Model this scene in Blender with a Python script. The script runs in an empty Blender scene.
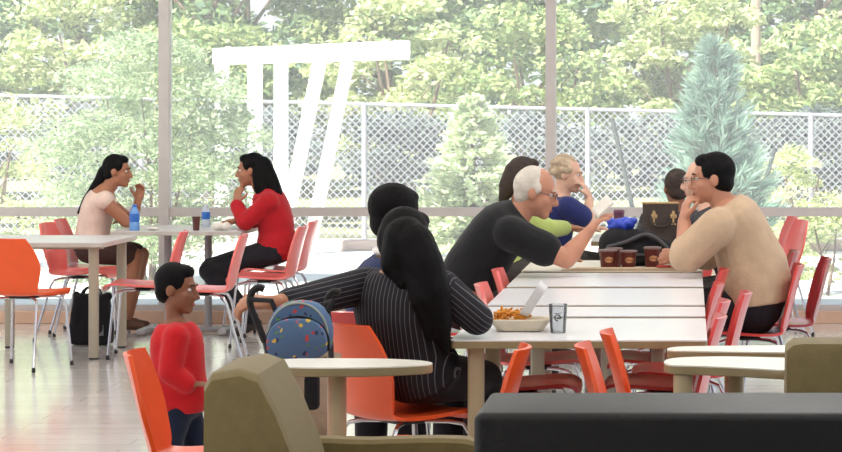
import bpy, bmesh, math, random
import numpy as np
from mathutils import Vector, Matrix, Quaternion
random.seed(7); rng = np.random.default_rng(11)
SC = bpy.context.scene
COL = SC.collection
EXPO = 0.12; SKY = 1.1; SUN = 15.0; FILL = 25; FILLROW = (.45, .6, 1, 1, .8); HAZE = .13
F, CX, CY, EYE = 2500.0, 690.0, 110.0, 1.55
def P(px, py, d):                      # a point of the room at depth d seen at that place of the photograph
    return Vector(((px-CX)*d/F, d, EYE-(py-CY)*d/F))
def V(*a): return Vector(a)
# ------------------------------------------------------------------ materials
def lin(c):
    return tuple(((x/255)/12.92 if x/255 <= .04045 else ((x/255+.055)/1.055)**2.4) for x in c)
MATS = {}
def newmat(name):
    m = bpy.data.materials.new(name); m.use_nodes = True
    nt = m.node_tree; nt.nodes.clear()
    out = nt.nodes.new('ShaderNodeOutputMaterial')
    return m, nt, out
def mat(name, rgb, rough=.5, spec=.5, var=.06, vscale=12, bump=0, bscale=60, metal=0, sheen=0, trans=0, alpha=None, coat=0):
    if name in MATS: return MATS[name]
    m, nt, out = newmat(name); N = nt.nodes; L = nt.links
    b = N.new('ShaderNodeBsdfPrincipled'); L.new(b.outputs[0], out.inputs[0])
    c = lin(rgb)
    b.inputs['Roughness'].default_value = rough
    b.inputs['Specular IOR Level'].default_value = spec
    b.inputs['Metallic'].default_value = metal
    if sheen: b.inputs['Sheen Weight'].default_value = sheen
    if trans: b.inputs['Transmission Weight'].default_value = trans
    if coat: b.inputs['Coat Weight'].default_value = coat
    tc = N.new('ShaderNodeTexCoord')
    no = N.new('ShaderNodeTexNoise'); no.inputs['Scale'].default_value = vscale; no.inputs['Detail'].default_value = 3
    L.new(tc.outputs['Object'], no.inputs['Vector'])
    r = N.new('ShaderNodeValToRGB')
    r.color_ramp.elements[0].position = .3; r.color_ramp.elements[1].position = .7
    r.color_ramp.elements[0].color = tuple(max(0, x*(1-var)) for x in c)+(1,)
    r.color_ramp.elements[1].color = tuple(min(1, x*(1+var)) for x in c)+(1,)
    L.new(no.outputs[0], r.inputs[0]); L.new(r.outputs[0], b.inputs['Base Color'])
    if bump:
        n2 = N.new('ShaderNodeTexNoise'); n2.inputs['Scale'].default_value = bscale; n2.inputs['Detail'].default_value = 2
        L.new(tc.outputs['Object'], n2.inputs['Vector'])
        bp = N.new('ShaderNodeBump'); bp.inputs['Strength'].default_value = bump; bp.inputs['Distance'].default_value = .01
        L.new(n2.outputs[0], bp.inputs['Height']); L.new(bp.outputs[0], b.inputs['Normal'])
    MATS[name] = m
    return m
def leafmat(name, c1, c2, translucent=.35):
    if name in MATS: return MATS[name]
    m, nt, out = newmat(name); N = nt.nodes; L = nt.links
    g = N.new('ShaderNodeNewGeometry')
    r = N.new('ShaderNodeValToRGB')
    r.color_ramp.elements[0].color = lin(c1)+(1,); r.color_ramp.elements[1].color = lin(c2)+(1,)
    L.new(g.outputs['Random Per Island'], r.inputs[0])
    d = N.new('ShaderNodeBsdfPrincipled'); d.inputs['Roughness'].default_value = .55
    t = N.new('ShaderNodeBsdfTranslucent')
    mx = N.new('ShaderNodeMixShader'); mx.inputs[0].default_value = translucent
    L.new(r.outputs[0], d.inputs['Base Color']); L.new(r.outputs[0], t.inputs['Color'])
    L.new(d.outputs[0], mx.inputs[1]); L.new(t.outputs[0], mx.inputs[2]); L.new(mx.outputs[0], out.inputs[0])
    MATS[name] = m
    return m
# ------------------------------------------------------------------ mesh builder
class MB:
    def __init__(s): s.v = []; s.f = []
    def add(s, vs, fs):
        b = len(s.v); s.v.extend(tuple(x) for x in vs); s.f.extend(tuple(b+i for i in q) for q in fs); return s
    def box(s, c, size, R=None, bevel=0, seg=2):
        bm = bmesh.new(); bmesh.ops.create_cube(bm, size=1)
        for w in bm.verts: w.co = Vector((w.co.x*size[0], w.co.y*size[1], w.co.z*size[2]))
        if bevel:
            bmesh.ops.bevel(bm, geom=bm.edges[:], offset=bevel, segments=seg, profile=.5, affect='EDGES')
        R = R or Matrix.Identity(3); c = Vector(c)
        bm.verts.index_update()
        s.add([R @ w.co + c for w in bm.verts], [[w.index for w in q.verts] for q in bm.faces]); bm.free(); return s
    def tube(s, pts, r, n=8, cap=True):
        pts = [Vector(p) for p in pts]; k = len(pts)
        rs = r if isinstance(r, (list, tuple)) else [r]*k
        t0 = (pts[1]-pts[0]).normalized()
        u = t0.orthogonal().normalized(); vs = []; fs = []; pt = t0
        for i, p in enumerate(pts):
            t = ((pts[min(i+1, k-1)]-p).normalized()+(p-pts[max(i-1, 0)]).normalized())
            t = t.normalized() if t.length > 1e-6 else pt
            q = pt.rotation_difference(t); u = (q @ u).normalized(); pt = t
            w = t.cross(u)
            for j in range(n):
                a = 2*math.pi*j/n; vs.append(p+(u*math.cos(a)+w*math.sin(a))*rs[i])
        for i in range(k-1):
            for j in range(n):
                fs.append((i*n+j, i*n+(j+1) % n, (i+1)*n+(j+1) % n, (i+1)*n+j))
        if cap:
            fs.append(tuple(reversed(range(n)))); fs.append(tuple((k-1)*n+j for j in range(n)))
        return s.add(vs, fs)
    def ell(s, c, rad, R=None, nu=16, nv=10):
        R = R or Matrix.Identity(3); c = Vector(c); vs = [c+R @ Vector((0, 0, rad[2]))]; fs = []
        for i in range(1, nv):
            th = math.pi*i/nv
            for j in range(nu):
                a = 2*math.pi*j/nu
                vs.append(c+R @ Vector((rad[0]*math.sin(th)*math.cos(a), rad[1]*math.sin(th)*math.sin(a), rad[2]*math.cos(th))))
        vs.append(c+R @ Vector((0, 0, -rad[2]))); last = len(vs)-1
        for j in range(nu): fs.append((0, 1+j, 1+(j+1) % nu))
        for i in range(nv-2):
            for j in range(nu):
                a = 1+i*nu+j; b = 1+i*nu+(j+1) % nu
                fs.append((a, a+nu, b+nu, b))
        o = 1+(nv-2)*nu
        for j in range(nu): fs.append((o+j, last, o+(j+1) % nu))
        return s.add(vs, fs)
    def cone(s, p1, r1, p2, r2, n=14):      # a capsule whose two ends differ
        p1 = Vector(p1); p2 = Vector(p2); d = p2-p1; Ln = max(d.length, 1e-5); d = d/Ln
        pts = []; rs = []
        for i in range(1, 5):
            a = math.pi/2*(1-i/4.0); pts.append(p1-d*r1*math.sin(a)); rs.append(max(r1*math.cos(a), r1*.02))
        for i in range(0, 4):
            a = math.pi/2*i/4.0; pts.append(p2+d*r2*math.sin(a)); rs.append(r2*math.cos(a))
        pts.insert(0, p1-d*r1*1.001); rs.insert(0, r1*.05); pts.append(p2+d*r2*1.001); rs.append(r2*.05)
        k = len(pts); u = d.orthogonal().normalized(); w = d.cross(u); vs = []; fs = []
        for p, r in zip(pts, rs):
            for j in range(n):
                a = 2*math.pi*j/n; vs.append(p+(u*math.cos(a)+w*math.sin(a))*r)
        for i in range(k-1):
            for j in range(n): fs.append((i*n+j, i*n+(j+1) % n, (i+1)*n+(j+1) % n, (i+1)*n+j))
        fs.append(tuple(reversed(range(n)))); fs.append(tuple((k-1)*n+j for j in range(n)))
        return s.add(vs, fs)
    def loft(s, rings):
        n = len(rings[0]); vs = [p for r in rings for p in r]; fs = []
        for i in range(len(rings)-1):
            for j in range(n): fs.append((i*n+j, i*n+(j+1) % n, (i+1)*n+(j+1) % n, (i+1)*n+j))
        fs.append(tuple(reversed(range(n)))); fs.append(tuple((len(rings)-1)*n+j for j in range(n)))
        return s.add(vs, fs)
    def lathe(s, prof, c=(0, 0, 0), n=24, R=None):
        R = R or Matrix.Identity(3); c = Vector(c); rings = []
        for r, z in prof:
            rings.append([c+R @ Vector((max(r, 1e-4)*math.cos(2*math.pi*j/n), max(r, 1e-4)*math.sin(2*math.pi*j/n), z)) for j in range(n)])
        return s.loft(rings)
    def prism(s, outline, z0, z1, bevel=0):
        n = len(outline); c = Vector((sum(p[0] for p in outline)/n, sum(p[1] for p in outline)/n))
        def ring(z, ins):
            out = []
            for i, p in enumerate(outline):
                q = Vector(p[:2]); d = (c-q)
                out.append(Vector((q.x+d.x/max(d.length, 1e-5)*ins, q.y+d.y/max(d.length, 1e-5)*ins, z)))
            return out
        if bevel: rr = [ring(z0, bevel), ring(z0+bevel, 0), ring(z1-bevel, 0), ring(z1, bevel)]
        else: rr = [ring(z0, 0), ring(z1, 0)]
        return s.loft(rr)
    def mesh(s, name, origin=(0, 0, 0), smooth=True, angle=40):
        me = bpy.data.meshes.new(name); o = Vector(origin)
        me.from_pydata([tuple(Vector(p)-o) for p in s.v], [], s.f); me.validate()
        bm = bmesh.new(); bm.from_mesh(me); bmesh.ops.recalc_face_normals(bm, faces=bm.faces[:]); bm.to_mesh(me); bm.free()
        if smooth:
            me.polygons.foreach_set('use_smooth', [True]*len(me.polygons))
            me.set_sharp_from_angle(angle=math.radians(angle))
        return me
    def build(s, name, m, parent=None, origin=None, smooth=True, angle=40):
        if origin is None:
            origin = (0, 0, 0)
        me = s.mesh(name, origin, smooth, angle); me.materials.append(m)
        return link(name, me, parent, None if parent else origin)
def place(mb, name, m, loc, angle=40):
    me = mb.mesh(name, (0, 0, 0), True, angle); me.materials.append(m); return link(name, me, None, loc)
def link(name, me, parent=None, loc=None):
    o = bpy.data.objects.new(name, me); COL.objects.link(o)
    if parent: o.parent = parent
    elif loc is not None: o.location = loc
    return o
def tag(o, label=None, cat=None, group=None, kind=None):
    if label: o['label'] = label
    if cat: o['category'] = cat
    if group: o['group'] = group
    if kind: o['kind'] = kind
    return o
def empty(name, loc=(0, 0, 0), rz=0):
    o = bpy.data.objects.new(name, None); COL.objects.link(o); o.location = loc; o.rotation_euler = (0, 0, rz); o.empty_display_size = .1
    return o
def kids(o): return [c for c in COL.objects if c.parent == o]
def copy_tree(o, parent=None):
    c = o.copy(); COL.objects.link(c); c.parent = parent
    for ch in kids(o): copy_tree(ch, c)
    return c
def bake(me, mods):                     # apply modifiers to a mesh
    ob = bpy.data.objects.new('bake', me); COL.objects.link(ob)
    for kind, kw in mods:
        md = ob.modifiers.new(kind, kind)
        for k, v in kw.items(): setattr(md, k, v)
    dg = bpy.context.evaluated_depsgraph_get()
    out = bpy.data.meshes.new_from_object(ob.evaluated_get(dg))
    bpy.data.objects.remove(ob)
    return out
def fuse(mb, voxel, it=4, origin=(0, 0, 0), name='fused', fac=.5):
    me = bpy.data.meshes.new(name)
    me.from_pydata([tuple(p) for p in mb.v], [], mb.f)
    bm = bmesh.new(); bm.from_mesh(me); bmesh.ops.recalc_face_normals(bm, faces=bm.faces[:]); bm.to_mesh(me); bm.free()
    out = bake(me, [('REMESH', dict(mode='VOXEL', voxel_size=voxel)), ('SMOOTH', dict(factor=fac, iterations=it))])
    out.transform(Matrix.Translation(-Vector(origin)))
    out.polygons.foreach_set('use_smooth', [True]*len(out.polygons)); out.name = name
    return out
def catmull(pts, sub=6, closed=True):
    n = len(pts); out = []
    for i in range(n if closed else n-1):
        g = (lambda k: Vector(pts[k % n])) if closed else (lambda k: Vector(pts[min(max(k, 0), n-1)]))
        a, b, c, d = g(i-1), g(i), g(i+1), g(i+2)
        for j in range(sub):
            t = j/sub
            out.append(.5*((2*b)+(c-a)*t+(2*a-5*b+4*c-d)*t*t+(3*b-a-3*c+d)*t**3))
    if not closed: out.append(Vector(pts[-1]))
    return out
def rotz(a): return Matrix.Rotation(a, 3, 'Z')
RAD = math.radians
# ------------------------------------------------------------------ camera, world, light
cd = bpy.data.cameras.new('camera'); cam = bpy.data.objects.new('camera', cd); COL.objects.link(cam)
cam.location = (0, 0, EYE); cam.rotation_euler = (math.pi/2, 0, 0)
cd.sensor_width = 36; cd.lens = F/842*36; cd.shift_x = (421-CX)/842; cd.shift_y = -(226-CY)/842
cd.clip_end = 300
SC.camera = cam
SC.view_settings.view_transform = 'Standard'; SC.view_settings.look = 'None'; SC.view_settings.gamma = 1
SC.view_settings.use_curve_mapping = False; SC.view_settings.exposure = EXPO
w = bpy.data.worlds.new('sky'); SC.world = w; w.use_nodes = True; nt = w.node_tree; nt.nodes.clear()
o_ = nt.nodes.new('ShaderNodeOutputWorld'); bg = nt.nodes.new('ShaderNodeBackground'); bg.inputs[1].default_value = SKY
tc = nt.nodes.new('ShaderNodeTexCoord'); sx = nt.nodes.new('ShaderNodeSeparateXYZ'); cr = nt.nodes.new('ShaderNodeValToRGB')
cr.color_ramp.elements[0].position = 0; cr.color_ramp.elements[0].color = (.95, .97, 1, 1)
cr.color_ramp.elements[1].position = .8; cr.color_ramp.elements[1].color = (.5, .68, 1, 1)
nt.links.new(tc.outputs['Generated'], sx.inputs[0]); nt.links.new(sx.outputs['Z'], cr.inputs[0])
nt.links.new(cr.outputs[0], bg.inputs[0]); nt.links.new(bg.outputs[0], o_.inputs[0])
sd = bpy.data.lights.new('sun', 'SUN'); sd.energy = SUN; sd.angle = .012; sd.color = (1, .96, .88)
so = bpy.data.objects.new('sun', sd); COL.objects.link(so); so.rotation_euler = (RAD(38), 0, RAD(-40))
# ------------------------------------------------------------------ room
def floormat():
    m, nt, out = newmat('pale_floor'); N = nt.nodes; L = nt.links
    b = N.new('ShaderNodeBsdfPrincipled'); L.new(b.outputs[0], out.inputs[0])
    tc = N.new('ShaderNodeTexCoord'); mp = N.new('ShaderNodeMapping'); L.new(tc.outputs['Object'], mp.inputs[0])
    mp.inputs['Rotation'].default_value = (0, 0, 0)
    br = N.new('ShaderNodeTexBrick'); br.inputs['Scale'].default_value = 1.0
    br.inputs['Brick Width'].default_value = 1.3; br.inputs['Row Height'].default_value = .19; br.inputs['Mortar Size'].default_value = .004
    br.inputs['Color1'].default_value = lin((228, 223, 217))+(1,); br.inputs['Color2'].default_value = lin((236, 232, 228))+(1,)
    br.inputs['Mortar'].default_value = lin((204, 196, 186))+(1,); br.inputs['Bias'].default_value = -.2
    L.new(mp.outputs[0], br.inputs['Vector'])
    no = N.new('ShaderNodeTexNoise'); no.inputs['Scale'].default_value = 3; L.new(mp.outputs[0], no.inputs['Vector'])
    mx = N.new('ShaderNodeMix'); mx.data_type = 'RGBA'; mx.blend_type = 'MULTIPLY'; mx.inputs[0].default_value = .18
    L.new(br.outputs[0], mx.inputs[6]); L.new(no.outputs[0], mx.inputs[7]); L.new(mx.outputs[2], b.inputs['Base Color'])
    b.inputs['Roughness'].default_value = .16; b.inputs['Specular IOR Level'].default_value = .6; b.inputs['Coat Weight'].default_value = .5; b.inputs['Coat Roughness'].default_value = .1
    n2 = N.new('ShaderNodeTexNoise'); n2.inputs['Scale'].default_value = 7; L.new(mp.outputs[0], n2.inputs['Vector'])
    bp = N.new('ShaderNodeBump'); bp.inputs['Strength'].default_value = .06; bp.inputs['Distance'].default_value = .02
    L.new(n2.outputs[0], bp.inputs['Height']); L.new(bp.outputs[0], b.inputs['Normal'])
    return m
def struct(name, mb, m, smooth=False):
    o = mb.build(name, m, smooth=smooth); o['kind'] = 'structure'; return o
struct('floor', MB().box((-2, 7.65, -.05), (14, 21.3, .1)), floormat())
struct('wall_light_block', MB().box((-2, -3.06, 1.8), (14, .12, 3.66)), mat('light_block_grey', (150, 146, 140), .8, .2))  # unseen wall added behind the camera to cut the sky fill
struct('ceiling', MB().box((-2, 7.65, 3.7), (14, 21.3, .16)), mat('ceiling_white', (235, 234, 230), .8, .2))
struct('baseboard_back', MB().box((-2, 18.17, .045), (14, .05, .09), bevel=.006), mat('curb_tan', (214, 176, 150), .5))
ALU = mat('mullion_taupe', (200, 193, 189), .45, .5, .03)
def glassmat():
    m, nt, out = newmat('window_glass'); N = nt.nodes; L = nt.links
    t = N.new('ShaderNodeBsdfTransparent'); t.inputs[0].default_value = (.97, .985, .98, 1)
    g = N.new('ShaderNodeBsdfGlossy'); g.inputs['Roughness'].default_value = .02
    fr = N.new('ShaderNodeFresnel'); fr.inputs[0].default_value = 1.45
    m1 = N.new('ShaderNodeMixShader'); L.new(fr.outputs[0], m1.inputs[0]); L.new(t.outputs[0], m1.inputs[1]); L.new(g.outputs[0], m1.inputs[2])
    d = N.new('ShaderNodeBsdfTranslucent'); d.inputs[0].default_value = (1, 1, 1, 1)   # milky veil mixed into the pane, imitating glare over the view outside
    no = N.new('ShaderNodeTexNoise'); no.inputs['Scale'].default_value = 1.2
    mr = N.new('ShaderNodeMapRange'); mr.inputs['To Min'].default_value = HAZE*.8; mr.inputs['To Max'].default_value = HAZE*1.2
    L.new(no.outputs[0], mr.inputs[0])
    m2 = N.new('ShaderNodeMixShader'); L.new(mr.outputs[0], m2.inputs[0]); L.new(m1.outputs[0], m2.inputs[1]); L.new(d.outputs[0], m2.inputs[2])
    L.new(m2.outputs[0], out.inputs[0]); return m
GLASS = glassmat()
edges = [-9.0, -6.65, -3.83, -1.015, 1.80, 5.0]
for i in range(5):
    x0, x1 = edges[i], edges[i+1]; y = 18.25; hw = .037
    fm = MB()
    fm.box((x0+hw/2, y, 1.85), (hw, .13, 3.52)); fm.box((x1-hw/2, y, 1.85), (hw, .13, 3.52))
    fm.box(((x0+x1)/2, y, .807), (x1-x0-2*hw, .10, .064))
    fm.box(((x0+x1)/2, y, .105), (x1-x0-2*hw, .10, .05)); fm.box(((x0+x1)/2, y, 3.58), (x1-x0-2*hw, .10, .07))
    fr = fm.build('window_%d' % (i+1), ALU, smooth=False); fr['kind'] = 'structure'
    for z0, z1 in ((.13, .775), (.839, 3.545)):
        MB().box(((x0+x1)/2, y, (z0+z1)/2), (x1-x0-2*hw, .012, z1-z0)).build('pane', GLASS, fr, smooth=False)
# unseen fill lights added under the ceiling to brighten the seating
for j, ly in enumerate((1.5, 5.0, 8.5, 12.0, 15.5)):
    for lx in (-5.2, -2.4, .4, 3.0):
        ld = bpy.data.lights.new('ceiling_fill', 'AREA'); ld.shape = 'RECTANGLE'; ld.size = .5; ld.size_y = 1.6; ld.energy = FILL*FILLROW[j]
        ld.color = (1, .975, .94)
        lo = bpy.data.objects.new('ceiling_fill', ld); COL.objects.link(lo); lo.location = (lx, ly, 3.6)
# ------------------------------------------------------------------ outdoors
struct('ground', MB().box((-2, 52, -.06), (90, 67.4, .12)), mat('pale_gravel', (232, 228, 220), .9, .2, .08, 3))
struct('ground_verge', MB().box((-2, 58, .0), (90, 55.6, .03)), mat('dry_grass', (150, 150, 116), .95, .1, .25, 2))
struct('kerb', MB().box((-3, 27.6, .06), (30, .18, .12), bevel=.02), mat('kerb_stone', (200, 176, 165), .9, .2))
struct('path', MB().box((-3, 24.2, .012), (30, .25, .024), bevel=.008), mat('path_grey', (176, 170, 168), .9, .2))
WHITE = mat('white_paint', (246, 245, 243), .5, .4, .02)
GALV = mat('galvanised', (150, 150, 158), .5, .5, .06, 20)
# chain link fence: slightly higher at its far end
FY = 30.0
def fz(x): return 1.53+(.19)*(0-x)/8.0
root = empty('chain_link_fence', (-3, FY, 0))
tag(root, 'chain link fence with a grey top rail across the yard outside the window', 'fence')
def rel(o_): return lambda p: Vector(p)-Vector(o_)
q = rel(root.location)
posts = [(811-CX)*FY/F - 2.68*k for k in range(-1, 6)]
for x in posts:
    p = MB().tube([q((x, FY, 0)), q((x, FY, fz(x)+.02))], .032, 10); p.build('post', GALV, root)
x0, x1 = -12.2, 4.4
MB().tube([q((x0, FY, fz(x0))), q((x1, FY, fz(x1)))], .021, 8).build('top_rail', GALV, root)
net = MB(); pit = .09
n_ = int((x1-x0)/pit)
for sgn in (1, -1):
    for i in range(-24, n_+24):
        xa = x0+i*pit; za, zb = .03, 1.75
        xb = xa+sgn*(zb-za)
        pts = []
        # clip to the rail and to the ends
        ts = [t/24 for t in range(25)]
        ok = [t for t in ts if x0 <= xa+(xb-xa)*t <= x1 and za+(zb-za)*t <= fz(xa+(xb-xa)*t)]
        if len(ok) < 2: continue
        a, b = ok[0], ok[-1]
        net.tube([q((xa+(xb-xa)*a, FY+sgn*.006, za+(zb-za)*a)), q((xa+(xb-xa)*b, FY+sgn*.006, za+(zb-za)*b))], .0068, 4, cap=False)
net.build('mesh_netting', GALV, root)
# white slanting timber frame
rl = P(311, 52, 25.5); rl.z = 0
root = empty('pergola', rl); q = rel(rl)
tag(root, 'white painted timber frame with slanting posts standing in front of the fence', 'pergola')
A, B = Vector((-2.72, 24.0, 2.13)), Vector((-5.12, 27.0, 2.13))
dirv = (A-B).normalized(); side = Vector((-dirv.y, dirv.x, 0))*-1
if side.y < 0: side = -side
def beam(a, b, wd, ht, name):
    d = (b-a).normalized(); up = Vector((0, 0, 1)); s_ = d.cross(up)
    if s_.length < .05: s_ = side.copy()
    s_.normalize(); u_ = s_.cross(d).normalized()
    R = Matrix((d, s_, u_)).transposed()
    MB().box(q((a+b)/2), ((b-a).length, wd, ht), R, bevel=.008).build(name, WHITE, root)
beam(A, B, .09, .17, 'beam'); off = V(-.05, .42, 0); beam(A+off, B+off, .09, .17, 'beam')
for t in (.1, .5, .93): beam(A.lerp(B, t)+V(0, 0, .04), A.lerp(B, t)+off+V(0, 0, .04), .06, .12, 'crosspiece')
def post(px, py, d, bx, name='post'):
    top = P(px, py, d); bot = Vector((bx, d, 0)); beam(bot, top, .115, .13, name)
for px, d in ((222, 26.9), (255, 26.3), (281, 26.75)):
    x = (px-CX)*d/F; beam(V(x, d, 0), V(x, d, 2.06), .12, .12, 'post')
def lean(px0, py0, px1, py1, d):
    t = P(px0, py0, d); b = P(px1, py1, d); k = t.z/(t.z-b.z); f_ = t+(b-t)*k; beam(f_, t, .125, .125, 'slanting_post')
lean(320, 61, 290, 205, 25.1); lean(348, 61, 318, 205, 25.3)
# ------------------------------------------------------------------ plants
def leaves(centers, size, asp=.45, up=.5, bunch=None, droop=0):
    n = len(centers); c = np.asarray(centers)
    d = rng.normal(size=(n, 3)); d[:, 2] = d[:, 2]*.6 - droop; d /= np.linalg.norm(d, axis=1)[:, None]
    nr = rng.normal(size=(n, 3)); nr[:, 2] = np.abs(nr[:, 2])+up; nr[:, 1] -= .3
    s = np.cross(d, nr); s /= np.linalg.norm(s, axis=1)[:, None]+1e-9
    L = size*(.6+.8*rng.random(n))[:, None]
    v = np.empty((n, 4, 3)); v[:, 0] = c-d*L*.5; v[:, 1] = c+s*L*asp*.5; v[:, 2] = c+d*L*.5; v[:, 3] = c-s*L*asp*.5
    return v
def leafmesh(name, quads, m):
    n = len(quads); me = bpy.data.meshes.new(name); me.vertices.add(4*n); me.vertices.foreach_set('co', quads.reshape(-1))
    me.loops.add(4*n); me.loops.foreach_set('vertex_index', np.arange(4*n, dtype=np.int32))
    me.polygons.add(n); me.polygons.foreach_set('loop_start', np.arange(0, 4*n, 4, dtype=np.int32))
    try: me.polygons.foreach_set('loop_total', np.full(n, 4, dtype=np.int32))
    except Exception: pass
    me.update(calc_edges=True); me.validate(); me.materials.append(m); return me
def crown(center, rad, nblob, per, br, low=-.9):
    out = []
    for i in range(nblob):
        d = rng.normal(size=3); d /= np.linalg.norm(d)
        if d[2] < low: d[2] = -d[2]
        k = .45+.55*rng.random()**.5
        c = np.array(center)+d*np.array(rad)*k
        b = br*(.6+.8*rng.random())
        p = rng.normal(size=(per, 3)); p /= np.linalg.norm(p, axis=1)[:, None]
        p[:, 2] = np.abs(p[:, 2])*.8-.15
        out.append(c+p*b*(.55+.45*rng.random(per))[:, None])
    a = np.concatenate(out); return a[a[:, 2] > .03]
BARK = mat('bark', (120, 100, 84), .9, .2, .2, 20, .4, 30)
def tree(name, label, cat, x, y, cz, rad, nblob, per, br, size, m, group=None, trunk=.09, asp=.5, up=.5, droop=0, stems=1):
    r = empty(name, (x, y, 0)); tag(r, label, cat, group)
    c = crown((0, 0, cz), rad, nblob, per, br)
    o = bpy.data.objects.new('foliage', leafmesh('foliage', leaves(c, size, asp, up, droop=droop), m)); COL.objects.link(o); o.parent = r
    tm = MB()
    for k in range(stems):
        ang = 6.28*k/max(stems, 1); sp = 0 if stems == 1 else rad[0]*.45
        top = V(math.cos(ang)*sp, math.sin(ang)*sp, cz+rad[2]*.5)
        tm.tube([V(math.cos(ang)*.05*(stems > 1), math.sin(ang)*.05*(stems > 1), 0), top*.5+V(.04, 0, 0), top], [trunk, trunk*.7, trunk*.3], 8)
    for k in range(6):
        a = 2.4*k; z = cz*(.6+.12*k)
        tm.tube([V(0, 0, z*.8), V(math.cos(a)*rad[0]*.6, math.sin(a)*rad[1]*.6, z+rad[2]*.25)], [trunk*.4, trunk*.12], 6)
    tm.build('trunk', BARK, r)
    return r
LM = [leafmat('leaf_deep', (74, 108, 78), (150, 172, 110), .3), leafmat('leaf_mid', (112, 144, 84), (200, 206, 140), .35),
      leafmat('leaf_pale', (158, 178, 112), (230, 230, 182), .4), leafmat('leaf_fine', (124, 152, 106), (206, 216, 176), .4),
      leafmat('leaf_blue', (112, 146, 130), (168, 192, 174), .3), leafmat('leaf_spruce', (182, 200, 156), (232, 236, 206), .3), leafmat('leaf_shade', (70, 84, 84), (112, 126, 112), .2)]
far = [(-13.6, 43, 0, 'far left beyond the frame edge'), (-11.2, 46, 1, ''), (-8.4, 43.5, 0, ''), (-5.6, 46, 1, ''), (-3.0, 43, 0, ''), (-.4, 46, 1, ''), (2.2, 43, 0, ''), (5.0, 46, 1, '')]
FARL = ['tall dark leafy tree behind the fence at the left edge of the window view',
        'tall green tree behind the fence above the woman with the ponytail',
        'tall dark leafy tree behind the fence just right of the first window post',
        'tall green tree rising behind the white slanting frame',
        'tall dark leafy tree behind the fence left of the second window post',
        'tall green tree behind the fence right of the second window post',
        'tall dark leafy tree behind the bare pole at upper right',
        'tall green tree behind the fence at the right edge of the window view']
for (x, y, k, _), lb in zip(far, FARL):
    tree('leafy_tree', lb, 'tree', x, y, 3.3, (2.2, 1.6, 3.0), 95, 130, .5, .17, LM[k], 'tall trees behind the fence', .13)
NEARL = [(-10.9, 35, 1.6, (1.3, .9, 1.3), 1, 'bush with sunlit leaves behind the fence at far left'),
         (-8.6, 36, 1.9, (1.5, .9, 1.5), 2, 'pale sunlit bush behind the fence above the left table'),
         (-6.4, 34, 1.5, (1.2, .9, 1.2), 1, 'bush behind the fence between the white frame posts'),
         (-4.1, 35.5, 1.8, (1.5, .9, 1.5), 2, 'pale bush behind the fence right of the white frame'),
         (-2.1, 34.5, 1.6, (1.3, .9, 1.3), 1, 'bush behind the fence near the second window post'),
         (-.1, 36, 2.1, (1.5, .9, 1.6), 2, 'large pale bush behind the fence left of the blue green pine'),
         (1.7, 34.5, 1.5, (1.1, .9, 1.2), 1, 'bush behind the fence right of the blue green pine'),
         (3.1, 36, 2.0, (1.4, .9, 1.6), 2, 'pale bush behind the fence at the right edge')]
for x, y, cz, rad, k, lb in NEARL:
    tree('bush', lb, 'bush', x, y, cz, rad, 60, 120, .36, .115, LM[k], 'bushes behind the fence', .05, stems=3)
back = [(-12.6, 51), (-8.9, 50), (-4.9, 51), (-.9, 50), (3.4, 51)]
for (x, y), w_ in zip(back, ('at far left', 'behind the white slanting frame', 'left of the second window post', 'above the man in black', 'behind the bare pole')):
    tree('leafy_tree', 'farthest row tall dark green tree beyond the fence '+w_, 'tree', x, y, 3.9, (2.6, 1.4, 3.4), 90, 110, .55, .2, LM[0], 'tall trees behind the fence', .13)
low = [(-11.6, 'at the left edge'), (-9.6, 'behind the ponytailed woman'), (-7.6, 'right of the first window post'), (-5.7, 'behind the slanting white posts'), (-3.9, 'above the man in blue'), (-2.0, 'behind the second window post'), (-.2, 'left of the pine'), (1.6, 'right of the pine'), (3.3, 'at the right edge')]
for i, (x, w_) in enumerate(low):
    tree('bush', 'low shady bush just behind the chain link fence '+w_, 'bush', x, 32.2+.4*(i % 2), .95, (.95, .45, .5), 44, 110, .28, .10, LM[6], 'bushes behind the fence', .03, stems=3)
# in front of the fence
tree('tall_shrub', 'tall feathery light green shrub behind the first window post', 'shrub', -4.78, 22.2, 1.1, (.9, .7, 1.1), 150, 170, .26, .062, LM[3], None, .018, .3, .3, .2, 4)
tree('shrub', 'yellowish green shrub outside at the left edge', 'shrub', -6.9, 24.4, .75, (.62, .5, .95), 60, 130, .22, .06, LM[2], None, .03, .4, .4, 0, 3)
tree('shrub', 'pale bushy shrub in front of the fence behind the pulled out right chairs', 'shrub', 1.15, 27.0, .55, (.55, .4, .6), 46, 110, .17, .055, LM[2], None, .025, .4, .4, 0, 3)
tree('shrub', 'small pale shrub low outside the window at the right edge', 'shrub', 1.1, 20.9, .38, (.28, .24, .4), 26, 90, .12, .05, LM[2], None, .015, .4, .4, 0, 3)
tree('shrub', 'low green shrub below the window rail behind the left table', 'shrub', -4.9, 21.0, .38, (.5, .3, .36), 34, 90, .13, .05, LM[3], None, .015, .4, .4, 0, 3)
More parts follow.
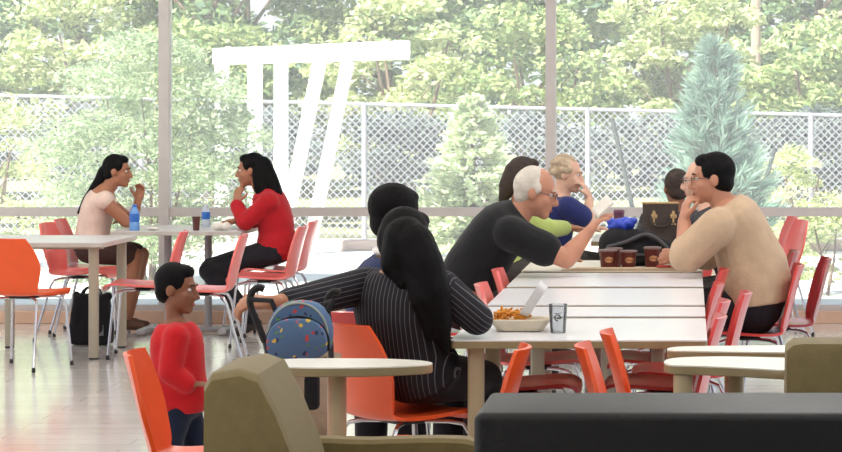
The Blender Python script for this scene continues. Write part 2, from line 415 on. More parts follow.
def conifer(name, label, x, y, h, r, tiers, per, size, m, asp, uptilt, zb=.1):
    rt = empty(name, (x, y, 0)); tag(rt, label, 'conifer')
    cs = []; ds = []; tm = MB().tube([(0, 0, 0), (0, 0, h*.97)], [.05, .01], 8)
    for t in range(tiers):
        z = zb+(h-zb)*(t/tiers)**1.0; rr = r*(1-(z-zb)/(h-zb))**.85+.03
        for b in range(max(5, int(13*rr/r)+4)):
            a = random.random()*6.283; ln = rr*(.75+.4*random.random())
            dv = V(math.cos(a), math.sin(a), uptilt).normalized()
            tm.tube([V(0, 0, z), V(0, 0, z)+dv*ln*.9], [.008, .003], 4, cap=False)
            for k in range(per):
                s = ln*(.25+.75*random.random()); p = V(0, 0, z)+dv*s
                nd = (dv+V(random.gauss(0, .5), random.gauss(0, .5), random.gauss(.1, .4))).normalized()
                cs.append(p+nd*size*.4); ds.append(nd)
    n = len(cs); c = np.array(cs); d = np.array(ds); nr = rng.normal(size=(n, 3)); s = np.cross(d, nr); s /= np.linalg.norm(s, axis=1)[:, None]
    L = size*(.7+.6*rng.random(n))[:, None]; v = np.empty((n, 4, 3)); v[:, 0] = c-d*L*.5; v[:, 1] = c+s*L*asp*.5; v[:, 2] = c+d*L*.5; v[:, 3] = c-s*L*asp*.5
    o = bpy.data.objects.new('needles', leafmesh('needles', v, m)); COL.objects.link(o); o.parent = rt
    tm.build('trunk', BARK, rt)
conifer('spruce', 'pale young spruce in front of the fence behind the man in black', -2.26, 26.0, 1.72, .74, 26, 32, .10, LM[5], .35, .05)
conifer('pine', 'blue green young pine in front of the fence above the man in beige', .24, 23.0, 2.16, .68, 28, 34, .18, LM[4], .09, .8)
# stakes and the bare pole
st = mat('stake_wood', (66, 72, 70), .8)
for a, b, d, lb in (((612, 118), (633, 210), 24.2, 'dark leaning stake left of the blue green pine'), ((775, 148), (757, 210), 24.0, 'greenish leaning stake right of the blue green pine')):
    t = P(a[0], a[1], d); e = P(b[0], b[1], d); k = t.z/(t.z-e.z); f_ = t+(e-t)*k; f_.z = 0
    tag(MB().tube([f_, t], .022, 8).build('garden_stake', st, None, (f_.x, f_.y, 0)), lb, 'stake')
x = (756-CX)*40/F
rt = empty('utility_pole', (x, 40, 0)); tag(rt, 'bare brownish pole among the trees at upper right', 'pole')
MB().tube([(0, 0, 0), (0, 0, 6)], [.09, .07], 10).build('shaft', mat('pole_wood', (170, 150, 132), .8), rt)
MB().tube([(0, 0, 2.45), (.3, 0, 2.75), (.8, 0, 2.9)], [.03, .02, .012], 6).build('branch', mat('pole_wood', (170, 150, 132), .8), rt)
# ------------------------------------------------------------------ chairs
CHROME = mat('steel_tube', (200, 200, 205), .22, .5, .02, metal=1)
PL = {'orange': mat('orange_plastic', (226, 84, 32), .34, .4, .03, coat=.08), 'red': mat('red_plastic', (200, 58, 54), .28, .5, .03, coat=.3),
      'pink': mat('glare_coral_plastic', (228, 108, 102), .3, .5, .03, coat=.3), 'dark': mat('dark_red_plastic', (150, 34, 36), .28, .5, .03, coat=.3)}  # coral: chair plastic with the pinkish window glare put into its colour
DARKP = mat('black_plastic', (40, 38, 40), .5)
def chair_meshes():
    prof = [(.228, .418), (.222, .441), (.175, .457), (.085, .452), (-.03, .444), (-.115, .443), (-.168, .455), (-.19, .49), (-.205, .55), (-.222, .62), (-.246, .71), (-.272, .788)]
    hw = [.165, .185, .205, .218, .218, .205, .182, .178, .196, .212, .188, .142]
    pp = catmull([V(a, b, c) for (a, b), c in zip(prof, hw)], 3, False)
    vs = []; nv = 12; fs = []
    for i, p in enumerate(pp):
        t = i/(len(pp)-1); k = min(max((t-.5)/.15, 0), 1)
        for j in range(nv+1):
            v = -1+2*j/nv
            vs.append((p.z*v, p.x+k*.035*v*v, p.y+(1-k)*.012*v*v))
    for i in range(len(pp)-1):
        for j in range(nv):
            a = i*(nv+1)+j; fs.append((a, a+1, a+nv+2, a+nv+1))
    me = bpy.data.meshes.new('shell'); me.from_pydata(vs, [], fs)
    sh = bake(me, [('SOLIDIFY', dict(thickness=.013, offset=0))])
    bm = bmesh.new(); bm.from_mesh(sh); bmesh.ops.recalc_face_normals(bm, faces=bm.faces[:]); bm.to_mesh(sh); bm.free()
    sh.polygons.foreach_set('use_smooth', [True]*len(sh.polygons)); sh.set_sharp_from_angle(angle=RAD(50)); sh.name = 'shell'
    legs = []
    for sx in (-1, 1):
        legs.append(([(sx*.05, .03, .424), (sx*.13, .11, .424), (sx*.168, .15, .415), (sx*.18, .168, .38), (sx*.205, .20, .012)]))
        legs.append(([(sx*.05, -.03, .422), (sx*.12, -.10, .422), (sx*.158, -.135, .412), (sx*.17, -.155, .375), (sx*.205, -.255, .012)]))
    lm = []
    for L in legs:
        m_ = MB().tube(L, .0085, 8).mesh('leg'); m_.materials.append(CHROME)
        c_ = MB().lathe([(.0, 0), (.011, .001), (.012, .012), (.009, .03), (0, .03)], (L[-1][0], L[-1][1], 0), 10).mesh('foot_cap'); c_.materials.append(DARKP)
        lm.append((m_, c_))
    mt = MB().box((0, 0, .424), (.15, .12, .014), bevel=.004).mesh('mount'); mt.materials.append(DARKP)
    shells = {}
    for k, m in PL.items():
        s2 = sh.copy(); s2.materials.append(m); shells[k] = s2
    return shells, lm, mt
SH, LEGM, MOUNT = chair_meshes()
CHG = 'moulded plastic cafe chairs'
PROTO = {}
def chair(x, y, rz, colour, label, group=None, z=0, tilt=None):
    if colour not in PROTO:
        r = empty('cafe_chair', (x, y, z), rz); PROTO[colour] = r
        link('shell', SH[colour], r)
        for m_, c_ in LEGM:
            l = link('leg', m_, r); link('foot_cap', c_, l)
        link('seat_mount', MOUNT, r)
    else:
        r = copy_tree(PROTO[colour]); r.location = (x, y, z); r.rotation_euler = (0, 0, rz)
    if tilt: r.scale = tilt
    tag(r, label, 'chair', group or CHG); return r
LEFT, RIGHT = RAD(90), RAD(-90)
def chx(px, d): return (px-CX)*d/F
# back tops at these places: facing left -> centre .27 nearer the wall side
def facing_left(px, d, c, lb, rz=0): return chair(chx(px, d)-.25, d, LEFT+RAD(rz), c, lb)
def facing_right(px, d, c, lb, rz=0): return chair(chx(px, d)+.265, d, RIGHT+RAD(rz), c, lb)
chair(chx(29, 15.15), 15.05, RAD(-15), 'orange', 'orange plastic chair seen from behind at the left edge before the near left table')
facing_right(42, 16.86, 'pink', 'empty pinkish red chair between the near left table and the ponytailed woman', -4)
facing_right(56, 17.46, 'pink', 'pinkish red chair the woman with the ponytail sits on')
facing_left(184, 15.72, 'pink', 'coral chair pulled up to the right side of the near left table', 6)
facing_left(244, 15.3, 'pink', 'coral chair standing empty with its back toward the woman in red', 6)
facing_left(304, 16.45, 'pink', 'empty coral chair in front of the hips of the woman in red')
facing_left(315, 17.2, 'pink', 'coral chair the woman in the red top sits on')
facing_left(292, 17.86, 'dark', 'dark red chair by the window behind the woman in red')
facing_right(129, 7.9, 'orange', 'orange chair in the bottom left corner in front of the standing child', 4)
ST = chair(-1.042, 9.075, RAD(-50), 'orange', 'orange chair the woman in the pinstriped jacket sits on')
for (px, d, c, lb) in ((720, 9.27, 'red', 'red chair on the right of the long table row, nearest the viewer'),
                       (724, 10.015, 'red', 'second red chair along the right of the long table row'),
                       (718.5, 10.98, 'red', 'third red chair along the right of the table row'),
                       (724, 11.97, 'red', 'fourth red chair along the right of the table row, farthest of the pushed in ones')):
    facing_left(px, d, c, lb)
facing_left(746, 10.47, 'red', 'red chair pulled farther out than its neighbours right of the table row')
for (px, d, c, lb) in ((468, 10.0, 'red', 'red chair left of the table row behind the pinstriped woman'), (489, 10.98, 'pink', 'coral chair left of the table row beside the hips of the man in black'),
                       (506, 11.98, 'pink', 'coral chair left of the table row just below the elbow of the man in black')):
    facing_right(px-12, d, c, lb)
facing_left(523, 8.06, 'orange', 'orange chair back under the front table edge, leaning right, beside the pinstriped woman')
facing_right(578, 8.13, 'orange', 'lower orange chair facing right in front of the first white table')
facing_right(603, 8.62, 'orange', 'tallest orange chair back rising over the front white table edge', 2)
chair(-1.10, 12.42, RIGHT, 'red', 'red chair the man in the black polo shirt sits on')
chair(chx(802, 12.36)-.265, 12.36, LEFT, 'red', 'red chair the man in the beige sweatshirt sits on')
chair(chx(830, 12.88)-.265, 12.88, LEFT+RAD(2), 'dark', 'dark red empty chair behind and right of the man in beige')
chair(chx(797, 13.55)-.265, 13.55, LEFT, 'dark', 'dark red chair behind the beige man under the person in glasses')
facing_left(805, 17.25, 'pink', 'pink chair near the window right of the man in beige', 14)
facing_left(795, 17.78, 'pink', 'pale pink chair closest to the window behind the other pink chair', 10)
chair(-1.12, 15.35, RIGHT, 'red', 'red chair under the dark haired person in lime green')
chair(-.92, 16.2, RIGHT, 'red', 'red chair under the white haired person in the blue shirt')
chair(-.08, 15.0, RAD(0), 'red', 'red chair under the dark haired person beyond the tote bag')
chair(-1.22, 9.69, RAD(0), 'red', 'red chair under the man hidden behind the pinstriped woman')
# ------------------------------------------------------------------ tables
LAM = mat('white_laminate', (238, 237, 240), .22, .5, .012, 5)
CREAM = mat('cream_laminate', (240, 236, 224), .25, .5, .012, 5)
TAN = mat('tan_edge', (150, 134, 100), .45, .4, .05, 14)
GREYT = mat('grey_table_top', (206, 204, 202), .3, .5, .02, 6)
PEWTER = mat('table_leg_grey', (168, 158, 140), .42, .4, .03, 10)
BEIGE = mat('table_leg_beige', (186, 170, 138), .42, .4, .03, 10)
def rrect(x0, x1, y0, y1, r, n=5):
    out = []
    for cx_, cy_, a0 in ((x1-r, y1-r, 0), (x0+r, y1-r, 90), (x0+r, y0+r, 180), (x1-r, y0+r, 270)):
        for k in range(n+1):
            a = RAD(a0+90*k/n); out.append((cx_+r*math.cos(a), cy_+r*math.sin(a)))
    return out
def top(root, outline, z1, th, mt, me):
    n = len(outline)
    MB().prism(outline, z1-th, z1-.0025, .003).build('edge_band', me, root, angle=30)
    MB().prism([(x*.9985, y*.9985) for x, y in outline], z1-.004, z1).build('table_top', mt, root, angle=30)
def table(x0, x1, y0, y1, label, legs='four', z=.73, mt=None, me=None, ml=None, th=.03, group='square cafe tables', inset=.085, base=.24):
    cx_, cy_ = (x0+x1)/2, (y0+y1)/2
    r = empty('cafe_table', (cx_, cy_, 0)); tag(r, label, 'table', group)
    hx, hy = (x1-x0)/2, (y1-y0)/2
    top(r, rrect(-hx, hx, -hy, hy, .02), z, th, mt or LAM, me or TAN)
    ml = ml or PEWTER
    if legs == 'four':
        for sx in (-1, 1):
            for sy in (-1, 1):
                c = (sx*(hx-inset), sy*(hy-inset))
                l = MB().prism(rrect(c[0]-.029, c[0]+.029, c[1]-.029, c[1]+.029, .014, 3), .012, z-th).build('leg', ml, r)
                MB().prism(rrect(c[0]-.026, c[0]+.026, c[1]-.026, c[1]+.026, .012, 3), 0, .012).build('glide', DARKP, l)
        MB().box((0, 0, z-th-.02), (2*(hx-inset)-.058, .03, .03)).build('apron_rail', ml, r)
    elif legs == 'column':
        MB().lathe([(0, .03), (.034, .03), (.034, z-th-.01), (.12, z-th), (0, z-th)], n=20).build('column', ml, r)
        MB().lathe([(0, 0), (base, 0), (base, .012), (.05, .03), (0, .03)], n=28).build('base', ml, r)
    else:
        for dx in (-.14, .14):
            MB().tube([(dx, 0, .045), (dx, 0, z-th)], .026, 12).build('column', ml, r)
        MB().box((0, 0, .03), (.62, .07, .035), bevel=.012).build('base_bar', ml, r)
        for sx in (-1, 1): MB().box((sx*.28, 0, .03), (.06, .50, .035), bevel=.012).build('foot', ml, r)
    return r
table(-4.52, -3.62, 15.45, 16.38, 'near left table with a plain pale top and square grey legs', mt=GREYT, ml=PEWTER, me=mat('grey_edge', (190, 184, 176), .4))
table(-3.93, -3.04, 16.92, 17.8, 'pedestal table by the window with water bottles between the two women', legs='bar', mt=GREYT, me=mat('grey_edge', (190, 184, 176), .4), ml=mat('grey_column', (168, 164, 166), .35, .5, .03, 10))
table(-.854, .062, 8.9, 9.84, 'front white table of the long row with the takeout food box on it', ml=BEIGE)
table(-.854, .062, 9.945, 10.42, 'narrow second white table of the long row', legs='column', base=.07)
table(-.854, .062, 10.525, 11.50, 'third white table of the long row', inset=.2)
table(-.854, .062, 11.635, 12.58, 'fourth white table of the long row next to the coffee drinkers', ml=PEWTER, legs='column', base=.065)
table(-.858, .066, 12.7, 13.64, 'far table of the long row with coffee cups and the black bag', legs='column', base=.2, mt=mat('tan_table_top', (214, 204, 184), .35, .5, .03, 8))
table(-.62, .30, 15.62, 16.5, 'white table near the window in front of the person in blue', legs='column', mt=GREYT)
def organic(px_out, z, label, cols, colour, group='tables with rounded tops'):
    k = (EYE-z)*F
    pts = []
    for x, y in px_out:
        d = k/(y-CY); pts.append(((x-CX)*d/F, d))
    c = (sum(p[0] for p in pts)/len(pts), sum(p[1] for p in pts)/len(pts))
    r = empty('rounded_table', (c[0], c[1], 0)); tag(r, label, 'table', group)
    ol = [(p.x, p.y) for p in catmull([V(p[0]-c[0], p[1]-c[1], 0) for p in pts], 5)]
    top(r, ol, z, .03, CREAM, TAN)
    for (x, d, base) in cols:
        q = ((x-CX)*d/F-c[0], d-c[1])
        l = MB().lathe([(0, .02), (.0305, .02), (.0305, z-.03), (0, z-.03)], (q[0], q[1], 0), 18).build('column' if base else 'leg', colour, r)
        MB().lathe([(0, 0), (base or .028, 0), (base or .028, .012), (.03, .026), (0, .026)], (q[0], q[1], 0), 24).build('base' if base else 'glide', colour if base else DARKP, r if base else l)
    return r
organic([(264, 362.5), (272, 360.2), (290, 358.7), (320, 358.2), (350, 358.2), (380, 358.5), (405, 359.4), (424, 360.8), (432.5, 362.8), (428, 364.4), (412, 365.6), (385, 366.8), (350, 367.5), (315, 367.5), (288, 366.8), (271, 365)], .75,
        'small oval table in front of the backpack and the pinstriped woman', [(337, 7.9, .115)], BEIGE)
organic([(664, 361.6), (668, 359), (680, 357.4), (700, 356.6), (730, 356.3), (785, 357.6), (790, 358), (796, 361), (798, 364.5), (796, 368), (790, 369.8), (780, 369.8), (745, 367.8), (705, 366), (676, 365.2), (666, 363.8)], .75,
        'nearer of the two rounded tables left of the right olive armchair', [(683, 7.868, 0), (734, 7.95, 0)], BEIGE)
organic([(667, 349), (672, 347.2), (690, 346.2), (730, 345.6), (790, 345.2), (812, 346), (820, 348.6), (812, 351.6), (790, 352.2), (730, 351.6), (690, 350.9), (671, 350.4)], .75,
        'farther of the two rounded tables, just behind the nearer one', [(800, 8.4, 0), (735, 8.36, 0)], BEIGE)
# ------------------------------------------------------------------ armchairs and sofa
OLIVE = mat('olive_upholstery', (122, 107, 70), .75, .25, .07, 30, .25, 220, sheen=.15)
BLACKL = mat('charcoal_leather', (9, 8, 11), .45, .4, .08, 20, .15, 160)
def cushion(name, m, r, c, size, bev, R=None, seg=4):
    return MB().box(c, size, R, bevel=bev, seg=seg).build(name, m, r, angle=60)
def armchair(x, y, rz, label, wd=.62, hs=1):
    r = empty('armchair', (x, y, 0), rz); r.scale = (1, 1, hs); tag(r, label, 'armchair', 'olive lounge armchairs')
    hw = wd/2
    # wedge-shaped back: local y runs from rear (-.36) to front
    prof = [(-.36, .12), (-.352, .60), (-.35, .785), (-.33, .817), (-.25, .83), (-.20, .812), (-.15, .72), (-.09, .57), (-.05, .42), (-.05, .12)]
    rings = []
    for xx, ins in ((-hw, .02), (-hw+.02, .004), (-hw+.05, 0), (hw-.05, 0), (hw-.02, .004), (hw, .02)):
        rings.append([V(xx, a*(1-ins*.6), b-ins*(b > .5)) for a, b in prof])
    MB().loft(rings).build('back', OLIVE, r, angle=35)
    pf = catmull([V(-.34, .12, 0), V(-.34, .40, 0), V(-.2, .555, 0), V(.05, .565, 0), V(.25, .570, 0), V(.36, .56, 0), V(.385, .51, 0), V(.385, .12, 0)], 4, False)
    for s in (-1, 1):
        rings = []
        for t, ins in ((0, .012), (.012, 0), (.088, 0), (.1, .012)):
            xx = s*(hw+.004+t) if s > 0 else -(hw+.104-t)
            rings.append([V(xx, p.x, p.y-ins*(p.y > .3)) for p in pf])
        MB().loft(rings).build('arm', OLIVE, r, angle=35)
    cushion('seat_cushion', OLIVE, r, (0, .16, .35), (wd-.01, .42, .16), .04)
    cushion('seat_base', OLIVE, r, (0, .16, .19), (wd-.01, .42, .14), .015)
    for sx in (-1, 1):
        for sy in (-.28, .32): MB().lathe([(0, 0), (.02, 0), (.026, .12), (0, .12)], (sx*(hw-.02), sy, 0), 12).build('foot', DARKP, r)
    return r
armchair(-1.365+.36, 7.2, RIGHT, 'olive armchair in the foreground with its sloping back toward the bottom left', .5)
armchair(.289+.31, 7.45+.36, 0, 'olive armchair at the right edge behind the black sofa', .62, 1.04)
r = empty('sofa', (.85, 6.35, 0)); tag(r, 'black sofa across the bottom right foreground with a flat broad back', 'sofa')
cushion('backrest', BLACKL, r, (0, .24, .43), (2.8, .48, .70), .022)
cushion('seat_base', BLACKL, r, (0, -.36, .19), (2.8, .72, .22), .02)
for k in (-1, 0, 1): cushion('seat_cushion', BLACKL, r, (k*.93, -.36, .37), (.92, .70, .14), .04)
for sx in (-1, 1):
    for sy in (-.6, .4): MB().lathe([(0, 0), (.022, 0), (.026, .08), (0, .08)], (sx*1.3, sy, 0), 12).build('foot', DARKP, r)
# ------------------------------------------------------------------ people
SKINS = {'tan': mat('skin_tan', (168, 114, 86), .5, .4, .05, 20), 'fair': mat('skin_fair', (188, 132, 106), .5, .4, .06, 20),
         'brown': mat('skin_brown', (130, 82, 58), .5, .4, .05, 20), 'pale': mat('skin_pale', (222, 176, 152), .5, .4, .06, 20)}
def cloth(name, rgb, **k): return mat(name, rgb, .85, .2, k.pop('var', .08), k.pop('vscale', 14), .25, 140, sheen=.1)
BLACKHAIR = mat('hair_black', (13, 11, 12), .65, .12, .3, 30, .15, 70)
BROWNHAIR = mat('hair_dark_brown', (62, 50, 44), .6, .25, .3, 30, .15, 70)
GREYHAIR = mat('hair_white', (206, 196, 184), .6, .3, .12, 30, .5, 90)
BLONDHAIR = mat('hair_ash_blond', (190, 168, 142), .6, .3, .2, 30, .6, 60)
EYEW = mat('eye_white', (228, 222, 216), .3, .5, .01); EYED = mat('eye_dark', (30, 22, 18), .2, .5, .05)
LIP = mat('lip', (166, 88, 80), .45, .4, .05); METALB = mat('glasses_frame', (60, 54, 52), .3, .5, .02)
def striped(name, direction, base, line, pitch=.017, duty=.13):
    m, nt, out = newmat(name); N = nt.nodes; L = nt.links
    b = N.new('ShaderNodeBsdfPrincipled'); L.new(b.outputs[0], out.inputs[0]); b.inputs['Roughness'].default_value = .8; b.inputs['Specular IOR Level'].default_value = .2
    tc = N.new('ShaderNodeTexCoord'); dp = N.new('ShaderNodeVectorMath'); dp.operation = 'DOT_PRODUCT'; dp.inputs[1].default_value = direction
    L.new(tc.outputs['Object'], dp.inputs[0])
    no = N.new('ShaderNodeTexNoise'); no.inputs['Scale'].default_value = 6; L.new(tc.outputs['Object'], no.inputs['Vector'])
    a = N.new('ShaderNodeMath'); a.operation = 'MULTIPLY_ADD'; a.inputs[1].default_value = .004; L.new(no.outputs[0], a.inputs[0]); L.new(dp.outputs['Value'], a.inputs[2])
    mu = N.new('ShaderNodeMath'); mu.operation = 'MULTIPLY'; mu.inputs[1].default_value = 1/pitch; L.new(a.outputs[0], mu.inputs[0])
    fr = N.new('ShaderNodeMath'); fr.operation = 'FRACT'; L.new(mu.outputs[0], fr.inputs[0])
    lt = N.new('ShaderNodeMath'); lt.operation = 'LESS_THAN'; lt.inputs[1].default_value = duty; L.new(fr.outputs[0], lt.inputs[0])
    mx = N.new('ShaderNodeMix'); mx.data_type = 'RGBA'; mx.inputs[6].default_value = lin(base)+(1,); mx.inputs[7].default_value = lin(line)+(1,)
    L.new(lt.outputs[0], mx.inputs[0]); L.new(mx.outputs[2], b.inputs['Base Color']); return m
def frame(f, u):
    f = f.normalized(); r = f.cross(u).normalized(); u = r.cross(f).normalized(); return f, u, r
def bez(a, b, c, t): return a*(1-t)**2+b*2*t*(1-t)+c*t*t
TORSO = [(-.20, .07, .055), (-.12, .145, .105), (0, .172, .132), (.14, .168, .13), (.32, .152, .118), (.5, .155, .118), (.68, .168, .12), (.82, .172, .112), (.92, .145, .092), (.99, .09, .07), (1.05, .058, .058)]
def torso(mb, S, t0, t1, inf):
    rings = []; hip, ctl, nk = S['hip'], S['ctl'], S['neck']
    ext = lambda t: hip+(ctl-hip)*2*t if t < 0 else (nk+(nk-ctl)*2*(t-1) if t > 1 else bez(hip, ctl, nk, t))
    rows = [x for x in TORSO if t0-1e-6 <= x[0] <= t1+1e-6]
    for t, w_, d_ in rows:
        c = ext(t); tan = (ext(t+.02)-ext(t-.02)).normalized()
        k = min(max(t, 0), 1); r = (S['rh']*(1-k)+S['rs']*k); r = (r-tan*r.dot(tan)).normalized(); fw = tan.cross(r)*-1
        W_ = S.get('W', 1)*(S.get('WH', 1)*(1-k)+k); D_ = S.get('D', 1)
        bel = S.get('belly', 0)*math.exp(-((t-.25)/.25)**2)
        hw = w_*W_+inf; hd = d_*D_+inf
        ring = []
        for j in range(24):
            a = 2*math.pi*j/24; ca, sa = math.cos(a), math.sin(a)
            ee = .85
            x = math.copysign(abs(ca)**ee, ca)*hw; y = math.copysign(abs(sa)**ee, sa)*hd
            if sa > 0: y += bel*sa
            ring.append(c+r*x+fw*y)
        rings.append(ring)
    mb.loft(rings)
def hand(mb, wr, d, n, curl, k=1.0, thumb=1):
    d = d.normalized(); n = (n-d*n.dot(d)).normalized(); s = d.cross(n).normalized()
    R = Matrix((s, n, d)).transposed()
    mb.ell(wr+d*.048*k, (.040*k, .017*k, .052*k), R, 14, 10)
    mb.cone(wr-d*.02*k, .027*k, wr+d*.03*k, .026*k)
    for i, (o, ln) in enumerate(((-.030, .056), (-.010, .071), (.010, .077), (.029, .070))):
        p = wr+d*(.088-.006*abs(i-2))*k+s*o*k; dv = d+s*o*2.0; dv.normalize(); rr = .0098*k
        for q in range(3):
            ang = curl*(.55, .9, .6)[q]
            dv = (Matrix.Rotation(ang, 3, s) @ dv)
            if dv.dot(n) < 0 and curl > 0 and q == 0: pass
            e = p+dv*ln*k*(.45, .32, .26)[q]; mb.cone(p, rr, e, rr*.92, 10); p = e; rr *= .93
    t = wr+d*.03*k+s*.032*k*thumb; dv = (d*.62+s*.7*thumb+n*.35).normalized()
    e = t+dv*.04*k; mb.cone(wr+d*.012*k+s*.015*k*thumb, .017*k, t, .014*k, 10); mb.cone(t, .0135*k, e, .0115*k, 10)
    dv = (dv+d*.5).normalized(); mb.cone(e, .0115*k, e+dv*.03*k, .0095*k, 10)
def build_person(name, S, label, group=None):
    k = S.get('k', 1.0); hk = S.get('hk', 1.0); org = Vector((S['hip'].x, S['hip'].y, 0))
    S.setdefault('ctl', (S['hip']+S['neck'])/2)
    f, u, r = frame(S['face'], S.get('up', V(0, 0, 1))); c = S['head']
    R = Matrix((r, f, u)).transposed()
    h = lambda a, b, e: c+(r*a+f*b+u*e)*hk
    mb = MB(); torso(mb, S, -.2, 1.06, 0)
    # head
    sc = lambda t: tuple(x*hk for x in t)
    mb.ell(h(0, -.012, .032), sc((.074, .094, .088)), R); mb.ell(h(0, .022, -.03), sc((.060, .068, .082)), R)
    mb.ell(h(0, .006, -.056), sc((.055, .062, .050)), R); mb.ell(h(0, .060, -.092), sc((.030, .028, .024)), R)
    mb.ell(h(0, .076, .026), sc((.044, .018, .014)), R); mb.cone(h(0, .088, .008), .0085*hk, h(0, .108, -.030), .0125*hk, 10)
    mb.ell(h(0, .098, -.036), sc((.018, .013, .010)), R)
    mb.ell(h(0, .080, -.060), sc((.024, .013, .0085)), R); mb.ell(h(0, .077, -.073), sc((.021, .012, .008)), R)
    for s in (-1, 1):
        mb.ell(h(s*.034, .052, -.028), sc((.026, .028, .026)), R); mb.ell(h(s*.073, -.012, -.004), sc((.012, .021, .032)), R)
    nb = S['neck']; nd = (nb-h(0, -.02, -.05)); mb.cone(h(0, -.022, -.045), .050*k, nb-nd*.0+V(0, 0, -.02), .060*k)
    top, bot = S['top'], S['bottom']; T = MB(); B = MB(); seps = []; inf = top.get('inf', .014)
    torso(T, S, top.get('t0', -.12), top.get('t1', .99), inf)
    for i, (sh, el, wr, hd, pn, cu) in enumerate(S['arms']):
        a = k*S.get('A', 1.0)
        inn = nb+(sh-nb)*.45+V(0, 0, -.045*k)
        mb.cone(inn, .062*k, sh, .056*a); mb.cone(sh, .054*a, el, .041*a); mb.cone(el, .041*a, el+(wr-el)*.35, .042*a); mb.cone(el+(wr-el)*.3, .042*a, wr, .027*a)
        hand(mb, wr, hd, pn, cu, k*S.get('H', 1.0), 1 if i == 0 else -1)
        sl = top.get('sleeve', 'long'); j = inf
        T.cone(inn, .064*k+j, sh, .057*a+j)
        if sl == 'cap': T.cone(sh, .056*a+j, sh.lerp(el, .06), .05*a+j*.6)
        elif sl == 'short': T.cone(sh, .057*a+j, sh.lerp(el, .62), .056*a+j*1.3)
        elif sl == 'elbow': T.cone(sh, .058*a+j, el, .05*a+j*1.3); T.cone(el, .05*a+j*1.3, el.lerp(wr, .12), .046*a+j*1.2)
        elif sl == 'separate':
            sv = MB(); sv.cone(sh, .056*a+j, el, .046*a+j); sv.cone(el, .046*a+j, el.lerp(wr, S.get('cuff', .9) if i else .95), .034*a+j); seps.append((sv, (el-sh).normalized()))
        else: T.cone(sh, .056*a+j, el, .046*a+j); T.cone(el, .046*a+j, el.lerp(wr, S.get('cuff', .9)), .034*a+j)
    L = k*S.get('L', 1.0)
    for (hj, kn, an, toe) in S['legs']:
        mb.cone(hj, .086*L, kn, .057*L); mb.cone(kn, .056*L, kn.lerp(an, .35), .054*L); mb.cone(kn.lerp(an, .3), .054*L, an, .035*L)
        heel = an+V(0, 0, -.035*k)-toe*.03*k; mb.cone(heel, .03*k, an+toe*.12*k+V(0, 0, -.047*k), .024*k)
        if bot['type'] == 'trousers':
            B.cone(hj, .088*L+.012, kn, .06*L+.014); B.cone(kn, .06*L+.014, kn.lerp(an, .5), .056*L+.014); B.cone(kn.lerp(an, .45), .056*L+.014, kn.lerp(an, .93), .048*L+.014)
        else: B.cone(hj, .09*L+.014, hj.lerp(kn, .84), .066*L+.016)
    if bot['type'] == 'skirt':
        a, b = S['legs'][0], S['legs'][1]
        B.cone(a[0].lerp(b[0], .5), .1, a[0].lerp(a[1], .8).lerp(b[0].lerp(b[1], .8), .5), .07)
    torso(B, S, -.2, bot.get('t1', .14), .009)
    vox = S.get('vox', .0065)
    me = fuse(mb, vox, 3, org, 'body'); me.materials.append(SKINS[S['skin']])
    root = link(name, me, None, org); tag(root, label, 'person', group)
    tm = fuse(T, .009, 5, org, top['name']); tm.materials.append(top['mat']); link(top['name'], tm, root)
    for n_, (sv, ax) in enumerate(seps):
        dr = ax.cross(V(.2, 1, 0)).normalized(); m_ = striped('pinstripe_sleeve_%s' % 'ab'[n_], tuple(dr), (38, 37, 42), (104, 102, 106))
        me = fuse(sv, .009, 5, org, 'sleeve'); me.materials.append(m_); link('sleeve', me, root)
    bm_ = fuse(B, .010, 5, org, bot['name']); bm_.materials.append(bot['mat']); link(bot['name'], bm_, root)
    for (hj, kn, an, toe) in S['legs']:
        sm = MB(); sm.cone(an+V(0, 0, -.03*k)-toe*.035*k, .04*k, an+toe*.05*k+V(0, 0, -.03*k), .038*k); sm.cone(an+toe*.05*k+V(0, 0, -.035*k), .036*k, an+toe*.135*k+V(0, 0, -.043*k), .029*k)
        s_ = fuse(sm, .008, 3, org, 'shoe'); s_.materials.append(S['shoe']); link('shoe', s_, root)
    if S.get('hair'):
        hb = MB(); S['hair'](hb, h, R, sc); hm = fuse(hb, .007, S.get('hsm', 3), org, 'hair'); hm.materials.append(S['hairmat']); link('hair', hm, root)
    for s in (-1, 1):
        e = MB().ell(h(s*.030, .0725, .006)-org, sc((.0125, .0115, .0075)), R, 12, 8).build('eye', EYEW, root)
        MB().ell(h(s*.030, .0815, .006)-org, sc((.0065, .0045, .0065)), R, 10, 6).build('iris', EYED, e)
        MB().tube([h(s*.016, .0925, .026)-org, h(s*.032, .09, .031)-org, h(s*.048, .078, .026)-org], .0032*hk, 6).build('eyebrow', S.get('browmat', S.get('hairmat', BLACKHAIR)), root)
    MB().ell(h(0, .0915, -.0665)-org, sc((.019, .0042, .0075)), R, 12, 8).build('lips', LIP, root)
    if S.get('glasses'):
        g = MB()
        for s in (-1, 1):
            pts = [h(s*.032+.021*math.cos(a), .098, .004+.016*math.sin(a))-org for a in [2*math.pi*i/16 for i in range(17)]]
            g.tube(pts, .0018, 6); g.tube([h(s*.052, .097, .008)-org, h(s*.07, .06, .008)-org, h(s*.078, -.01, .006)-org], .0018, 6)
        g.tube([h(-.011, .1, .006)-org, h(0, .104, .008)-org, h(.011, .1, .006)-org], .0018, 6)
        g.build('glasses', METALB, root)
    if S.get('collar'):
        cm = MB(); up = (c-nb).normalized(); cc = nb+up*.012
        fr_, up_, rr_ = frame(S['face'], up)
        pts = [cc+(rr_*math.cos(a)*.072+fr_*math.sin(a)*.074)*k-org+up*(.012 if math.sin(a) < 0 else -.012) for a in [2*math.pi*i/20 for i in range(21)]]
        cm.tube(pts, .014*k, 8); cm.build('collar', S['collar'], root)
    return root
